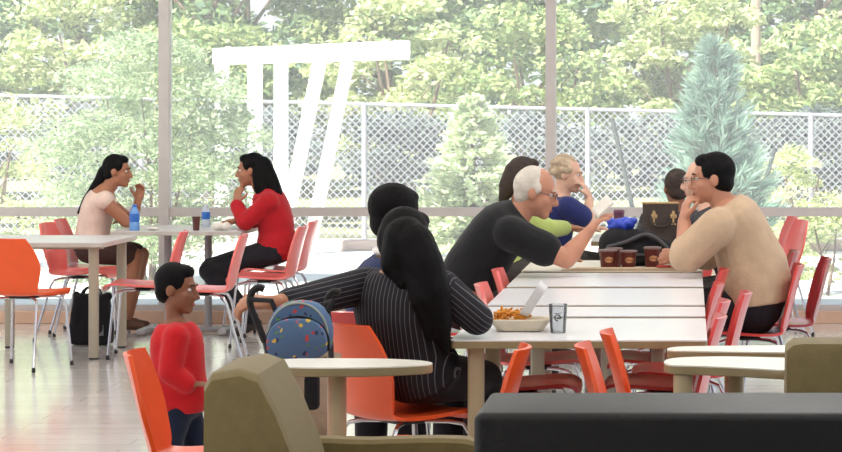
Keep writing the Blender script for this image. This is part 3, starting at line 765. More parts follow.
# hair shapes
def short(hb, h, R, sc):
    hb.ell(h(0, -.022, .040), sc((.083, .096, .092)), R); hb.ell(h(0, -.055, -.015), sc((.068, .052, .062)), R)
    hb.ell(h(0, .03, .088), sc((.055, .05, .035)), R)
def balding(hb, h, R, sc):
    hb.ell(h(0, -.028, .036), sc((.079, .083, .0875)), R); hb.ell(h(0, -.045, .028), sc((.081, .072, .082)), R); hb.ell(h(0, -.058, -.020), sc((.066, .045, .055)), R)
    for s in (-1, 1): hb.ell(h(s*.072, .0, .022), sc((.010, .028, .03)), R)
def thin(hb, h, R, sc):
    hb.ell(h(0, -.05, .01), sc((.080, .062, .066)), R)
def curly(hb, h, R, sc):
    random.seed(3)
    hb.ell(h(0, -.026, .036), sc((.082, .088, .088)), R)
    for i in range(60):
        a = random.random()*6.28; b = random.random()*1.9
        x, y, z = math.sin(b)*math.cos(a), math.sin(b)*math.sin(a), math.cos(b)
        if y > .55 and z < .6: continue
        hb.ell(h(x*.082, -.03+y*.088, .03+z*.088), sc((.02, .02, .02)), None, 10, 8)
def strands(pts, rads, flat=1.0):
    def fn(hb, h, R, sc):
        for (a, ra), (b, rb) in zip(zip(pts[:-1], rads[:-1]), zip(pts[1:], rads[1:])): hb.cone(a, ra, b, rb, 14)
    return fn
def combo(*fs):
    def fn(hb, h, R, sc):
        for q in fs: q(hb, h, R, sc)
    return fn
X, Y, Z = V(1, 0, 0), V(0, 1, 0), V(0, 0, 1)
def seat_legs(hip, fw, rt, kn, an, spread=.085, toe=None, dk=0):
    out = []
    for s in (1, -1):
        out.append((hip+rt*s*spread+V(0, 0, -.005), kn+rt*s*spread*(1+dk), an+rt*s*spread*(1+dk), (toe or fw)))
    return out
SHOE_D = mat('shoe_dark', (46, 40, 40), .5, .4); SHOE_B = mat('sandal_brown', (96, 66, 50), .6, .3)
# 1 woman with the ponytail
d = 17.46; rt = -Y; hip = V(-4.175, d, .583); nk = P(106, 189, d)
build_person('person', dict(hip=hip, neck=nk, ctl=P(91, 222, d), rh=rt, rs=rt, head=P(117.5, 171.5, d), face=V(1, 0, -.05), skin='tan', W=.90, D=.86, k=.95, hk=.94,
    arms=[(P(104, 201, d-.16), P(126.5, 222, d-.13), P(122, 221, d+.12), V(-.1, 1, 0), V(0, 0, -1), .3), (P(105, 200, d+.15), P(132, 221.5, d+.13), P(138.5, 201, d+.05), V(.22, -.1, 1), V(-.35, -1, .1), .7)],
    legs=seat_legs(hip, X, rt, P(139, 255, d), V(-3.945, d, .085)),
    top=dict(name='top', mat=cloth('cream_pink_cloth', (226, 200, 186)), sleeve='cap', t0=0, t1=.93, inf=.011), bottom=dict(name='skirt', type='skirt', mat=cloth('brown_cloth', (66, 48, 44))),
    shoe=SHOE_B, hairmat=BLACKHAIR, hair=combo(short, strands([P(104, 172, d), P(100, 181, d), P(94, 190, d), P(86, 201, d-.02), P(78.5, 213, d-.02)], [.045, .042, .038, .03, .012]))),
    'woman with long ponytail in cream top and brown skirt, elbows on the window table')
# 2 woman in red
d = 17.2; rt = Y; hip = V(-2.85, d, .583); nk = P(263, 189, d)
build_person('person', dict(hip=hip, neck=nk, ctl=P(281, 222, d), rh=rt, rs=rt, head=P(251, 170.5, d), face=V(-1, 0, -.06), skin='tan', W=.92, D=.9, k=.95, hk=.95,
    arms=[(P(265, 201, d+.15), P(254, 220, d+.2), P(240, 221, d+.16), V(-1, -.1, 0), V(0, 0, -1), .3), (P(269, 202, d-.15), P(245.5, 222.5, d-.14), P(236, 204, d-.06), V(.12, .25, 1), V(.6, .9, 0), .6)],
    legs=[(hip+rt*.085, P(211, 268, d+.09), P(250, 321, d+.09), V(-.8, 0, -.3)), (hip-rt*.085, P(209, 271, d-.08), P(253, 321, d-.08), V(-.8, 0, -.3))],
    top=dict(name='red_top', mat=cloth('red_cloth', (178, 30, 38)), sleeve='long', inf=.016), bottom=dict(name='trousers', type='trousers', mat=cloth('black_cloth', (34, 32, 38))),
    shoe=SHOE_D, hairmat=BLACKHAIR, hair=combo(short, strands([P(262, 166, d-.02), P(268, 180, d-.03), P(274, 192, d-.05), P(281, 200, d-.06)], [.07, .072, .06, .022]), strands([P(259, 172, d-.05), P(260, 188, d-.08), P(263, 200, d-.10)], [.05, .045, .02]))),
    'woman with long dark hair and red top, hand at her mouth')
# 3 child
d = 10.2; rt = -Y; hip = P(181, 403, d); nk = P(175.5, 322, d)
build_person('person', dict(hip=hip, neck=nk, ctl=P(178, 362, d), rh=rt, rs=rt, head=P(177, 289, d), face=V(1, -.1, -.1), skin='brown', W=.54, WH=1.0, D=.74, k=.62, hk=.84, H=.95,
    arms=[(P(176, 338, d-.10), P(170, 372, d-.12), P(188, 385, d-.11), V(1, .1, .1), V(0, .3, -1), .4), (P(178, 338, d+.10), P(178, 374, d+.12), P(193, 386, d+.1), V(1, 0, 0), V(0, 0, -1), .4)],
    legs=[(hip-rt*-.045, V(hip.x-.03, d-.05, .205), V(hip.x-.05, d-.05, .05), X), (hip+rt*-.045, V(hip.x+.05, d+.05, .205), V(hip.x+.03, d+.05, .05), X)],
    top=dict(name='red_shirt', mat=cloth('child_red_cloth', (190, 28, 34)), sleeve='long', inf=.02, t0=-.12), bottom=dict(name='navy_trousers', type='trousers', mat=cloth('navy_cloth', (24, 32, 52))),
    shoe=SHOE_D, hairmat=BLACKHAIR, hair=short, vox=.0055),
    'small child in a red shirt and navy trousers standing behind the bottom left orange chair')
# 4 woman in the pinstriped jacket, seen from behind
fh = V(.766, .643, 0); rh = V(.643, -.766, 0); fs = V(.5, .866, 0); rs = V(.866, -.5, 0)
hip = V(-1.0, 9.125, .583); nk = P(404, 273, 9.04)
PIN = striped('pinstripe_cloth', (.86, -.42, 0), (38, 37, 42), (104, 102, 106))
hl = [(hip+rh*.085, V(-.775, 9.38, .54), V(-.79, 9.38, .085), fs), (hip-rh*.085, V(-.90, 9.5, .54), V(-.92, 9.5, .085), fs)]
build_person('person', dict(hip=hip, neck=nk, ctl=P(398, 338, 9.05), rh=rh, rs=rs, head=P(407, 243, 9.07), face=V(.62, .76, -.18), skin='tan', W=1.06, WH=1.02, D=.98, k=1.0, hk=1.0,
    arms=[(nk+rs*.168+V(0, 0, -.05), P(477, 319, 8.98), P(464, 312, 9.17), V(-.4, .6, .5), V(0, 0, -1), .4), (nk-rs*.168+V(0, 0, -.05), P(306, 300, 8.86), P(271, 303, 8.70), V(-1, -.35, .05), V(-.2, .5, -1), 1.0)],
    legs=hl, cuff=.5, A=.92,
    top=dict(name='pinstriped_jacket', mat=PIN, sleeve='separate', inf=.018, t0=0), bottom=dict(name='trousers', type='trousers', mat=MATS['black_cloth']),
    shoe=SHOE_D, hairmat=BLACKHAIR, hair=combo(short, lambda hb, h, R, sc: hb.ell(h(0, -.03, .01), sc((.09, .092, .10)), R),
        strands([P(405, 238, 8.99), P(398, 262, 8.97), P(404, 282, 8.93)], [.078, .066, .03]), strands([P(413, 244, 8.97), P(424, 264, 8.93), P(434, 292, 8.90), P(440, 324, 8.89), P(446, 354, 8.9)], [.08, .072, .062, .045, .012]), strands([P(418, 260, 8.95), P(425, 300, 8.89), P(430, 338, 8.88)], [.06, .055, .015]))),
    'woman in dark pinstriped jacket seen from behind, arm stretched back to the stroller')
# 5 man beside her
d = 9.72; fs = V(.93, .36, 0); rs = V(.36, -.93, 0); hip = V(-1.21, 9.71, .585); nk = P(394, 258, d)
build_person('person', dict(hip=hip, neck=nk, rh=V(.9, -.43, 0), rs=rs, head=P(397, 219, d), face=V(.93, .36, -.08), skin='brown', W=.95, k=1.0,
    arms=[(nk+rs*.165+V(0, 0, -.05), V(-1.02, 9.62, .77), V(-1.06, 9.84, .70), V(-.3, 1, 0), V(0, 0, -1), .3), (nk-rs*.165+V(0, 0, -.05), V(-1.30, 9.85, .78), V(-1.22, 10.02, .70), V(.2, 1, 0), V(0, 0, -1), .3)],
    legs=[(hip+V(.085, -.03, 0), V(-1.10, 10.03, .54), V(-1.11, 10.0, .085), Y), (hip-V(.085, -.03, 0), V(-1.28, 10.05, .54), V(-1.28, 10.03, .085), Y)],
    top=dict(name='blue_shirt', mat=cloth('royal_blue_cloth', (36, 44, 84)), sleeve='long', inf=.016), bottom=dict(name='trousers', type='trousers', mat=MATS['black_cloth']),
    shoe=SHOE_D, hairmat=BLACKHAIR, hair=combo(short, lambda hb, h, R, sc: hb.ell(h(0, -.02, .05), sc((.092, .102, .092)), R)), collar=mat('white_collar', (230, 226, 222), .8)),
    'dark haired man in blue sitting hidden behind the woman in the pinstriped jacket')
# 6 man in the black polo
d = 12.42; rt = -Y; hip = V(-1.115, d, .59); nk = P(517, 214, d)
build_person('person', dict(hip=hip, neck=nk, ctl=P(484, 241, d), rh=rt, rs=rt, head=P(536, 192.5, d), face=V(1, 0, -.25), skin='fair', W=1.12, D=1.05, belly=.03, k=1.06, hk=1.05,
    arms=[(P(509, 233, d-.18), P(566, 259, d-.19), P(586, 235, d-.12), V(.62, .1, .75), V(.6, .2, -.6), .45), (P(512, 231, d+.2), P(548, 254, d+.3), P(560, 257, d+.36), V(.4, 1, 0), V(0, 0, -1), .3)],
    legs=seat_legs(hip, X, rt, V(-.70, d, .55), V(-.74, d, .085), .1), A=1.12,
    top=dict(name='black_polo_shirt', mat=cloth('polo_black_cloth', (26, 26, 28)), sleeve='short', inf=.017, t0=.14, t1=1.05), bottom=dict(name='trousers', type='trousers', t1=0, mat=cloth('grey_cloth', (70, 66, 64))),
    shoe=SHOE_D, hairmat=GREYHAIR, hair=balding, glasses=True),
    'white haired older man in black polo shirt holding up a folded paper')
# 7 man in beige
d = 12.4; rt = Y; hip = V(.31, d, .59); nk = P(724, 204, d)
build_person('person', dict(hip=hip, neck=nk, ctl=P(745, 232, d), rh=rt, rs=rt, head=P(712, 179, d), face=V(-1, 0, -.05), skin='fair', W=1.18, D=1.05, belly=.06, k=1.08, hk=1.04,
    arms=[(P(718, 226, d+.2), P(706, 253, d+.27), P(684, 256, d+.36), V(-1, .1, -.02), V(0, 1, -.2), .9), (P(717, 227, d-.21), P(687, 255, d-.2), P(684, 222, d-.10), V(.1, .25, 1), V(1, .5, .2), .95)],
    legs=seat_legs(hip, -X, rt, V(-.14, d, .55), V(-.10, d, .085), .1), A=1.15,
    top=dict(name='beige_sweatshirt', mat=cloth('beige_cloth', (192, 164, 136)), sleeve='elbow', inf=.022, t0=0), bottom=dict(name='trousers', type='trousers', mat=MATS['black_cloth']),
    shoe=SHOE_D, hairmat=BLACKHAIR, hair=combo(short, lambda hb, h, R, sc: hb.ell(h(0, -.045, .0), sc((.082, .062, .075)), R)), glasses=True),
    'large man in a beige sweatshirt with black hair and glasses resting chin on his fist')
# 8 person beyond him
d = 13.55; hip = V(.33, d, .583); nk = P(709, 205, d)
build_person('person', dict(hip=hip, neck=nk, ctl=P(726, 240, d), rh=Y, rs=Y, head=P(701.5, 181, d), face=V(-1, .05, -.05), skin='pale', W=.95, vox=.008,
    arms=[(P(712, 225, d+.17), P(700, 247, d+.2), P(692, 248, d+.05), V(-1, -.2, 0), V(0, 0, -1), .4), (P(712, 225, d-.17), P(702, 247, d-.16), P(693, 248, d-.1), V(-1, .2, 0), V(0, 0, -1), .4)],
    legs=seat_legs(hip, -X, Y, V(-.05, d, .55), V(0, d, .085)),
    top=dict(name='dark_top', mat=cloth('dark_grey_cloth', (58, 56, 62)), sleeve='long'), bottom=dict(name='trousers', type='trousers', mat=MATS['grey_cloth']),
    shoe=SHOE_D, hairmat=GREYHAIR, hair=thin, glasses=True), 'pale person with glasses in profile just beyond the man in beige')
# 9 dark haired person in lime green
d = 15.4; hip = V(-1.13, d, .583); nk = P(520, 205, d)
build_person('person', dict(hip=hip, neck=nk, ctl=P(512, 232, d), rh=-Y, rs=-Y, head=P(525, 177.5, d), face=V(1, 0, -.1), skin='tan', W=.95, vox=.008,
    arms=[(P(524, 215, d-.16), P(549, 229, d-.15), P(566, 228, d), V(1, .3, 0), V(0, 0, -1), .4), (P(524, 215, d+.16), P(549, 229, d+.16), P(566, 228, d+.2), V(1, .2, 0), V(0, 0, -1), .4)],
    legs=seat_legs(hip, X, -Y, V(-.76, d, .55), V(-.8, d, .085)),
    top=dict(name='lime_green_top', mat=cloth('lime_cloth', (178, 192, 112)), sleeve='long'), bottom=dict(name='trousers', type='trousers', mat=MATS['grey_cloth']),
    shoe=SHOE_D, hairmat=BROWNHAIR, hair=combo(short, strands([P(516, 172, d), P(509, 186, d), P(503, 199, d)], [.075, .065, .03]))), 'dark haired person in lime green behind the man in the black polo')
# 10 white haired person in blue
d = 16.2; hip = V(-.93, d, .583); nk = P(562, 197, d)
build_person('person', dict(hip=hip, neck=nk, ctl=P(552, 225, d), rh=-Y, rs=-Y, head=P(567.5, 174.5, d), face=V(1, -.05, -.12), skin='pale', W=.92, k=.95, hk=.98, vox=.008,
    arms=[(P(568, 207, d-.16), P(589, 222, d-.14), P(589, 198, d-.05), V(-.35, .1, 1), V(-.9, .3, -.3), .8), (P(565, 207, d+.15), P(582, 226, d+.16), P(592, 228, d+.05), V(1, -.2, 0), V(0, 0, -1), .4)],
    legs=seat_legs(hip, X, -Y, V(-.58, d, .55), V(-.62, d, .085)),
    top=dict(name='blue_polo_shirt', mat=cloth('navy_blue_cloth', (46, 52, 104)), sleeve='short', inf=.018), bottom=dict(name='trousers', type='trousers', mat=MATS['grey_cloth']),
    shoe=SHOE_D, hairmat=BLONDHAIR, hair=curly, hsm=2), 'person with curly pale hair and navy blue shirt, chin in hand')
# 11 dark haired person farther back
d = 15.05; hip = V(-.08, d-.02, .583); nk = P(677, 212, d+.02)
build_person('person', dict(hip=hip, neck=nk, rh=X, rs=X, head=P(676.5, 189, d+.05), face=V(-.2, 1, -.1), skin='brown', W=.9, k=.95, hk=.95, vox=.009,
    arms=[(nk+X*.16+V(0, 0, -.05), V(.12, d+.3, .79), V(.12, d+.60, .80), Y, V(0, 0, -1), .3), (nk-X*.16+V(0, 0, -.05), V(-.28, d+.3, .79), V(-.26, d+.60, .80), Y, V(0, 0, -1), .3)],
    legs=[(hip+X*.085, V(.02, d+.4, .54), V(.02, d+.37, .085), Y), (hip-X*.085, V(-.18, d+.4, .54), V(-.18, d+.37, .085), Y)],
    top=dict(name='grey_top', mat=MATS['dark_grey_cloth'], sleeve='long'), bottom=dict(name='trousers', type='trousers', mat=MATS['grey_cloth']),
    shoe=SHOE_D, hairmat=BROWNHAIR, hair=short), 'dark haired person with their back turned beyond the brown tote bag')
# ------------------------------------------------------------------ small things
BLACKF = mat('black_fabric', (30, 29, 32), .8, .25, .1, 14, .35, 120)
BLACKFOAM = mat('black_foam', (34, 32, 33), .6, .3)
# stroller
o = V(-1.34, 8.56, 0); r = empty('stroller', o); q = lambda p: Vector(p)-o
tag(r, 'folding umbrella stroller with hooked black handles behind the small oval table', 'stroller')
TUBE = mat('dark_tube', (58, 58, 62), .35, .5, metal=.6); TAUPE = mat('taupe_canvas', (164, 144, 122), .85, .2, .12, 16, .3, 60)
Lp = [P(264, 289, 8.60), P(258.5, 287.6, 8.60), P(253, 291, 8.60), P(250, 299, 8.60), P(251.5, 309, 8.60), P(257, 322, 8.60), P(265, 342, 8.60)]
Rp = [P(340, 293, 8.66), P(334.5, 291.5, 8.66), P(329.5, 295, 8.66), P(327, 303, 8.66), P(327.5, 313, 8.66), P(330, 330, 8.66)]
lf = V(-1.29, 8.46, .075); rf = V(-1.215, 8.64, .075); lr = V(-1.52, 8.5, .075); rr_ = V(-1.46, 8.74, .075)
for hp, fw_, rw in ((Lp, lf, lr), (Rp, rf, rr_)):
    h_ = MB().tube([q(p) for p in catmull(hp, 3, False)], .0125, 10).build('handle', BLACKFOAM, r)
    e = hp[-1]; MB().tube([q(e), q(e.lerp(fw_, .5)), q(fw_)], .010, 8).build('frame_tube', TUBE, r)
    MB().tube([q(e.lerp(fw_, .42)), q(rw)], .009, 8).build('rear_leg', TUBE, r)
    for w_ in (fw_, rw):
        for dy in (-.022, .022):
            a = MB().lathe([(.028, -.009), (.058, -.011), (.066, -.006), (.066, .006), (.058, .011), (.028, .009)], q(w_+V(0, dy, -.009)), 20, Matrix.Rotation(RAD(90), 3, 'X')).build('wheel', BLACKFOAM, r)
            MB().lathe([(0, -.008), (.028, -.008), (.028, .008), (0, .008)], q(w_+V(0, dy, -.009)), 14, Matrix.Rotation(RAD(90), 3, 'X')).build('hub', GALV, a)
MB().tube([q(lf.lerp(Lp[-1], .35)), q(rr_.lerp(Rp[-1], .25))], .008, 8).build('cross_brace', TUBE, r)
MB().tube([q(rf.lerp(Rp[-1], .35)), q(lr.lerp(Lp[-1], .25))], .008, 8).build('cross_brace', TUBE, r)
sl = []
for t in [i/10 for i in range(11)]:
    a = P(270, 350, 8.58).lerp(P(284, 440, 8.50), t); b = P(341, 352, 8.70).lerp(P(345, 441, 8.68), t)
    sag = V(.03, -.02, -.03)*math.sin(math.pi*t)
    row = [a.lerp(b, s_)+sag*math.sin(math.pi*s_)*1.6+V(0, .006*math.sin(9*s_+5*t), .006*math.sin(13*t+4*s_)) for s_ in [j/10 for j in range(11)]]
    sl.append(row)
m_ = MB(); m_.v = [q(p) for row in sl for p in row]; m_.f = [(i*11+j, i*11+j+1, (i+1)*11+j+1, (i+1)*11+j) for i in range(10) for j in range(10)]
me = bake(m_.mesh('seat_sling'), [('SOLIDIFY', dict(thickness=.012))]); me.materials.append(TAUPE); link('seat_sling', me, r)
fb = MB().box(q(P(312, 392, 8.5)), (.05, .05, .12), bevel=.015).build('side_pocket', BLACKF, r)
# patterned backpack hung on the handles
def pattern():
    m, nt, out = newmat('patterned_blue_fabric'); N = nt.nodes; L = nt.links
    b = N.new('ShaderNodeBsdfPrincipled'); b.inputs['Roughness'].default_value = .7; L.new(b.outputs[0], out.inputs[0])
    tc = N.new('ShaderNodeTexCoord'); mp = N.new('ShaderNodeMapping'); mp.inputs['Scale'].default_value = (1, .15, 1); L.new(tc.outputs['Object'], mp.inputs[0])
    no = N.new('ShaderNodeTexNoise'); no.inputs['Scale'].default_value = 40; L.new(mp.outputs[0], no.inputs['Vector'])
    mx0 = N.new('ShaderNodeMix'); mx0.data_type = 'VECTOR'; mx0.inputs[0].default_value = .025; L.new(mp.outputs[0], mx0.inputs[4]); L.new(no.outputs['Color'], mx0.inputs[5])
    vo = N.new('ShaderNodeTexVoronoi'); vo.inputs['Scale'].default_value = 46; L.new(mx0.outputs[1], vo.inputs['Vector'])
    lt = N.new('ShaderNodeMath'); lt.operation = 'LESS_THAN'; lt.inputs[1].default_value = .30; L.new(vo.outputs['Distance'], lt.inputs[0])
    sp = N.new('ShaderNodeSeparateColor'); L.new(vo.outputs['Color'], sp.inputs[0])
    cr = N.new('ShaderNodeValToRGB'); cr.color_ramp.interpolation = 'CONSTANT'
    el = cr.color_ramp.elements; el[0].color = lin((176, 62, 66))+(1,); el[1].position = .25; el[1].color = lin((196, 172, 74))+(1,)
    for p_, c_ in ((.42, (84, 128, 84)), (.6, (44, 52, 84)), (.8, (150, 96, 120))): e = el.new(p_); e.color = lin(c_)+(1,)
    L.new(sp.outputs[0], cr.inputs[0])
    mx = N.new('ShaderNodeMix'); mx.data_type = 'RGBA'; mx.inputs[6].default_value = lin((72, 104, 140))+(1,)
    L.new(lt.outputs[0], mx.inputs[0]); L.new(cr.outputs[0], mx.inputs[7]); L.new(mx.outputs[2], b.inputs['Base Color']); return m
PAT = pattern()
o = P(300, 358, 8.47); r = empty('backpack', o); tag(r, 'blue patterned backpack hanging between the stroller handles', 'backpack')
def dome(w_, h_, dp, y0, n=28):
    rings = []
    for t, s_ in ((0, .93), (.08, .99), (.5, 1), (.85, .97), (1, .86)):
        ring = []
        for j in range(n):
            a = 2*math.pi*j/n; x = math.copysign(abs(math.cos(a))**.75, math.cos(a))*w_/2*s_; z = math.sin(a)
            z = (z*(h_*.58) if z > 0 else math.copysign(abs(z)**.55, z)*h_*.42)*s_
            ring.append(V(x, y0-dp*t, h_*.42+z))
        rings.append(ring)
    return MB().loft(rings)
bd = dome(.218, .195, .10, .05).build('body', PAT, r)
fp = dome(.205, .140, .035, -.05).build('front_pocket', PAT, r)
arc = lambda w_, h_, y_: [V(math.cos(a)*w_/2, y_, h_*.42+math.sin(a)*h_*.58) for a in [math.pi*i/20 for i in range(21)]]
MB().tube([V(-.103, -.052, .03)]+list(reversed(arc(.206, .142, -.052)))+[V(.103, -.052, .03)], .0055, 8).build('piping', BLACKF, fp)
MB().tube([V(-.1, -.052, .0)]+[V(-.1+.02*i, -.056, -.001) for i in range(1, 10)]+[V(.1, -.052, .0)], .008, 8).build('bottom_trim', BLACKF, r)
MB().tube(list(reversed(arc(.20, .19, -.046))), .004, 6).build('zipper', mat('zipper_pale', (150, 160, 150), .5), bd)
for hx, hp, sx in ((-.085, Lp[3], -1), (.085, Rp[3], 1)):
    MB().tube([V(hx, .03, .15), V(hx+sx*.02, .05, .19), Vector(hp)-o+V(sx*-.004, -.016, .0)], .009, 8).build('shoulder_strap', BLACKF, r)
# food box, fries, clear cup on the front white table
TZ = .7302
PAPER = mat('paper_white', (228, 222, 212), .8, .2, .03, 8); PULP = mat('foam_cream', (226, 214, 192), .75, .25, .04, 20)
o = V(chx(521, 9.3), 9.3, TZ); r = empty('food_box', o); tag(r, 'open cream takeout food box with raised lid on the front white table', 'takeout box')
def ring(hx, hy, rr, z): return [V(a, b, z) for a, b in rrect(-hx, hx, -hy, hy, rr, 4)]
MB().loft([ring(.06, .05, .025, .006), ring(.07, .06, .03, 0), ring(.085, .07, .03, .004), ring(.112, .085, .03, .04), ring(.118, .09, .03, .043), ring(.116, .088, .03, .047), ring(.106, .08, .03, .044), ring(.08, .066, .028, .010), ring(.05, .04, .02, .009)]).build('tray', PULP, r)
th = math.atan2(28, 18); R = Matrix.Rotation(-th, 3, 'Y')
ld = MB(); rings = []
for hx, hy, rr, z in ((.05, .06, .02, 0), (.062, .075, .02, .0), (.068, .082, .02, .03), (.07, .085, .02, .034), (.066, .08, .02, .034), (.058, .07, .018, .006), (.04, .05, .015, .005)): rings.append([R @ p for p in ring(hx, hy, rr, z)])
c = P(538, 302, 9.32)-o; MB().loft([[p+c for p in g] for g in rings]).build('lid', mat('lid_white', (214, 210, 208), .7, .3, .02), r)
FRY = mat('golden_fry', (222, 150, 60), .6, .3, .2, 60)
fr = MB(); random.seed(5)
for i in range(46):
    a = V(random.uniform(-.095, .02), random.uniform(-.05, .05), random.uniform(.02, .072))
    dv = V(random.gauss(0, 1), random.gauss(0, 1), random.gauss(0, .3)).normalized(); R2 = Matrix.Rotation(random.random()*3, 3, dv)
    fr.box(a, (.045, .009, .008), R2, bevel=.002, seg=1)
ob = place(fr, 'fries', FRY, o); tag(ob, 'heap of golden fries in the left of the open food box', 'fries', kind='stuff')
def clearmat():
    m, nt, out = newmat('clear_plastic'); N = nt.nodes; L = nt.links
    t = N.new('ShaderNodeBsdfTransparent'); t.inputs[0].default_value = (.90, .92, .93, 1); g = N.new('ShaderNodeBsdfGlossy'); g.inputs['Roughness'].default_value = .08
    d = N.new('ShaderNodeBsdfDiffuse'); d.inputs[0].default_value = (.8, .82, .84, 1)
    fr_ = N.new('ShaderNodeFresnel'); m1 = N.new('ShaderNodeMixShader'); m2 = N.new('ShaderNodeMixShader'); m2.inputs[0].default_value = .06
    L.new(fr_.outputs[0], m1.inputs[0]); L.new(t.outputs[0], m1.inputs[1]); L.new(g.outputs[0], m1.inputs[2]); L.new(m1.outputs[0], m2.inputs[1]); L.new(d.outputs[0], m2.inputs[2]); L.new(m2.outputs[0], out.inputs[0]); return m
CLEAR = clearmat()
o = V(chx(558, 9.2), 9.2, TZ); r = empty('plastic_cup', o); tag(r, 'clear plastic cup with a small dark printed mark beside the food box', 'cup')
MB().lathe([(.0, 0), (.0265, 0), (.028, .003), (.0345, .103), (.0355, .105), (.034, .106), (.0335, .103), (.0268, .006), (0, .005)], n=28).build('body', CLEAR, r)
BLK = mat('print_dark', (48, 50, 66), .6)
lg = MB()
ringp = [V(.010*math.cos(a), 0, .058+.011*math.sin(a)) for a in [2*math.pi*i/18 for i in range(15)]]
lg.tube([V(p.x, -math.sqrt(max(.0318**2-p.x**2, 0))-.0005, p.z) for p in ringp], .0022, 6)
lg.tube([V(x, -math.sqrt(.0318**2-x*x)-.0005, .055) for x in (-.004, 0, .004, .008, .012)], .002, 6)
lg.tube([V(x, -math.sqrt(.0322**2-x*x)-.0005, .074) for x in (-.012, -.006, 0, .006, .012)], .0012, 6)
lg.build('printed_mark', BLK, r)
# coffee cups
BRW = mat('coffee_cup_brown', (96, 38, 30), .45, .4, .04); RIM = mat('cup_rim', (120, 96, 92), .4, .5); LOGO = mat('logo_tan', (206, 156, 112), .6, .3, .03); LOGOD = mat('logo_red', (140, 44, 36), .6)
def coffee(px, d, h_, rt_, lb, logo=True):
    o = V(chx(px, d), d, TZ); r = empty('coffee_cup', o); tag(r, lb, 'cup', 'brown paper coffee cups on the far table'); rb = rt_*.78
    MB().lathe([(0, 0), (rb, 0), (rb+.001, .004), (rt_, h_-.006), (rt_-.003, h_-.006), (rb-.003, .01), (0, .009)], n=28).build('body', BRW, r)
    MB().lathe([(rt_-.004, h_-.008), (rt_+.003, h_-.009), (rt_+.004, h_-.003), (rt_+.001, h_+.002), (rt_-.008, h_+.003), (0, h_+.001)], n=28).build('lid', RIM, r)
    if logo:
        def patch(w_, hh, e, m, nm, par):
            vs = []; n = 20; zc = h_*.50
            def pt(x, z): 
                rr = rb+(rt_-rb)*(z/h_)+e; return V(x, -math.sqrt(max(rr*rr-x*x, 1e-6)), z)
            vs.append(pt(.006, zc))
            for k in (.5, 1):
                for i in range(n):
                    a = 2*math.pi*i/n; vs.append(pt(.006+w_*k*math.cos(a), zc+hh*k*math.sin(a)))
            fs = [(0, 1+i, 1+(i+1) % n) for i in range(n)]+[(1+i, 1+n+i, 1+n+(i+1) % n, 1+(i+1) % n) for i in range(n)]
            return MB().add(vs, fs).build(nm, m, par)
        p_ = patch(.022, .015, .0008, LOGO, 'oval_logo', r)
        lg = MB()
        for k in range(7):
            x = .006-.014+.0047*k; rr = rb+(rt_-rb)*.5+.002
            hgt = (.006, .004, .007, .004, .006, .004, .005)[k]
            lg.box((x, -math.sqrt(rr*rr-x*x), h_*.5), (.003, .001, hgt))
        lg.build('script_marks', LOGOD, p_)
coffee(608, 12.90, .098, .046, 'brown coffee cup with an oval mark, leftmost at the front of the far table')
coffee(628.5, 12.90, .094, .042, 'brown coffee cup with an oval mark, middle of the three before the black bag')
coffee(652.5, 12.90, .112, .043, 'tallest brown coffee cup beside the hand of the man in beige')
coffee(614, 13.03, .10, .043, 'brown coffee cup half hidden behind the leftmost one', False)
# newspaper on the far table
o = V(chx(624, 12.78), 12.785, TZ); nb = MB()
for k in range(4): nb.box((.01*k-.02, .002*k, .0015+.0032*k), (.60-.03*k, .10, .0028), rotz(.008*k-.012), bevel=.0008, seg=1)
tag(place(nb, 'newspaper', mat('newsprint', (196, 174, 148), .9, .1, .1, 40), o), 'folded newspaper lying along the front of the far table below the coffee cups', 'newspaper')
o = V(chx(664, 12.79), 12.79, TZ+.0135); tag(place(MB().box((0, 0, .006), (.07, .04, .011), rotz(.2), bevel=.004), 'napkin', mat('red_paper', (190, 72, 66), .8), o), 'small red folded napkin beside the tallest coffee cup', 'napkin')
# bags
o = V(chx(636, 13.2), 13.2, TZ); b = MB()
for c_, rad in (((-.02, 0, .075), (.185, .10, .075)), ((-.10, 0, .115), (.10, .09, .085)), ((0, .0, .14), (.11, .08, .055)), ((.10, 0, .085), (.10, .085, .07)), ((.0, 0, .04), (.185, .11, .04)), ((-.11, -.02, .05), (.08, .09, .05))): b.ell(c_, rad)
me = fuse(b, .009, 3, (0, 0, 0), 'body'); zmin = min(v_.co.z for v_ in me.vertices); me.transform(Matrix.Translation((0, 0, -zmin))); me.materials.append(BLACKF)
r = empty('shoulder_bag', o); tag(r, 'slouching black shoulder bag on the far table behind the coffee cups', 'bag'); link('body', me, r)
MB().tube(catmull([V(-.15, -.09, .10), V(-.05, -.10, .128), V(.04, -.085, .165), V(.10, -.08, .15), V(.16, -.08, .10), V(.19, -.09, .06)], 4, False), .011, 8).build('strap', mat('strap_grey', (66, 64, 68), .6), r)
MB().tube(catmull([V(-.17, -.085, .075), V(0, -.112, .062), V(.16, -.09, .07)], 5, False), .006, 6).build('zipper', mat('strap_grey', (66, 64, 68), .6), r)
BLUEP = mat('blue_plastic_bag', (46, 72, 190), .4, .5, .15, 30, .5, 40)
o = V(chx(622, 13.22), 13.22, TZ+.150); b = MB(); random.seed(9)
for k in range(16): b.ell((random.uniform(-.06, .055), random.uniform(-.03, .03), .045+random.uniform(-.012, .03)), (.03, .02, .02), Matrix.Rotation(random.random()*3, 3, Vector((random.gauss(0, 1), random.gauss(0, 1), random.gauss(0, 1))).normalized()))
b.ell((0, 0, .036), (.07, .04, .03)); me = fuse(b, .006, 2, (0, 0, 0), 'plastic_bag'); me.materials.append(BLUEP)
tag(link('plastic_bag', me, None, o+V(0, 0, .02)), 'crumpled bright blue plastic bag lying on top of the black shoulder bag', 'plastic bag')
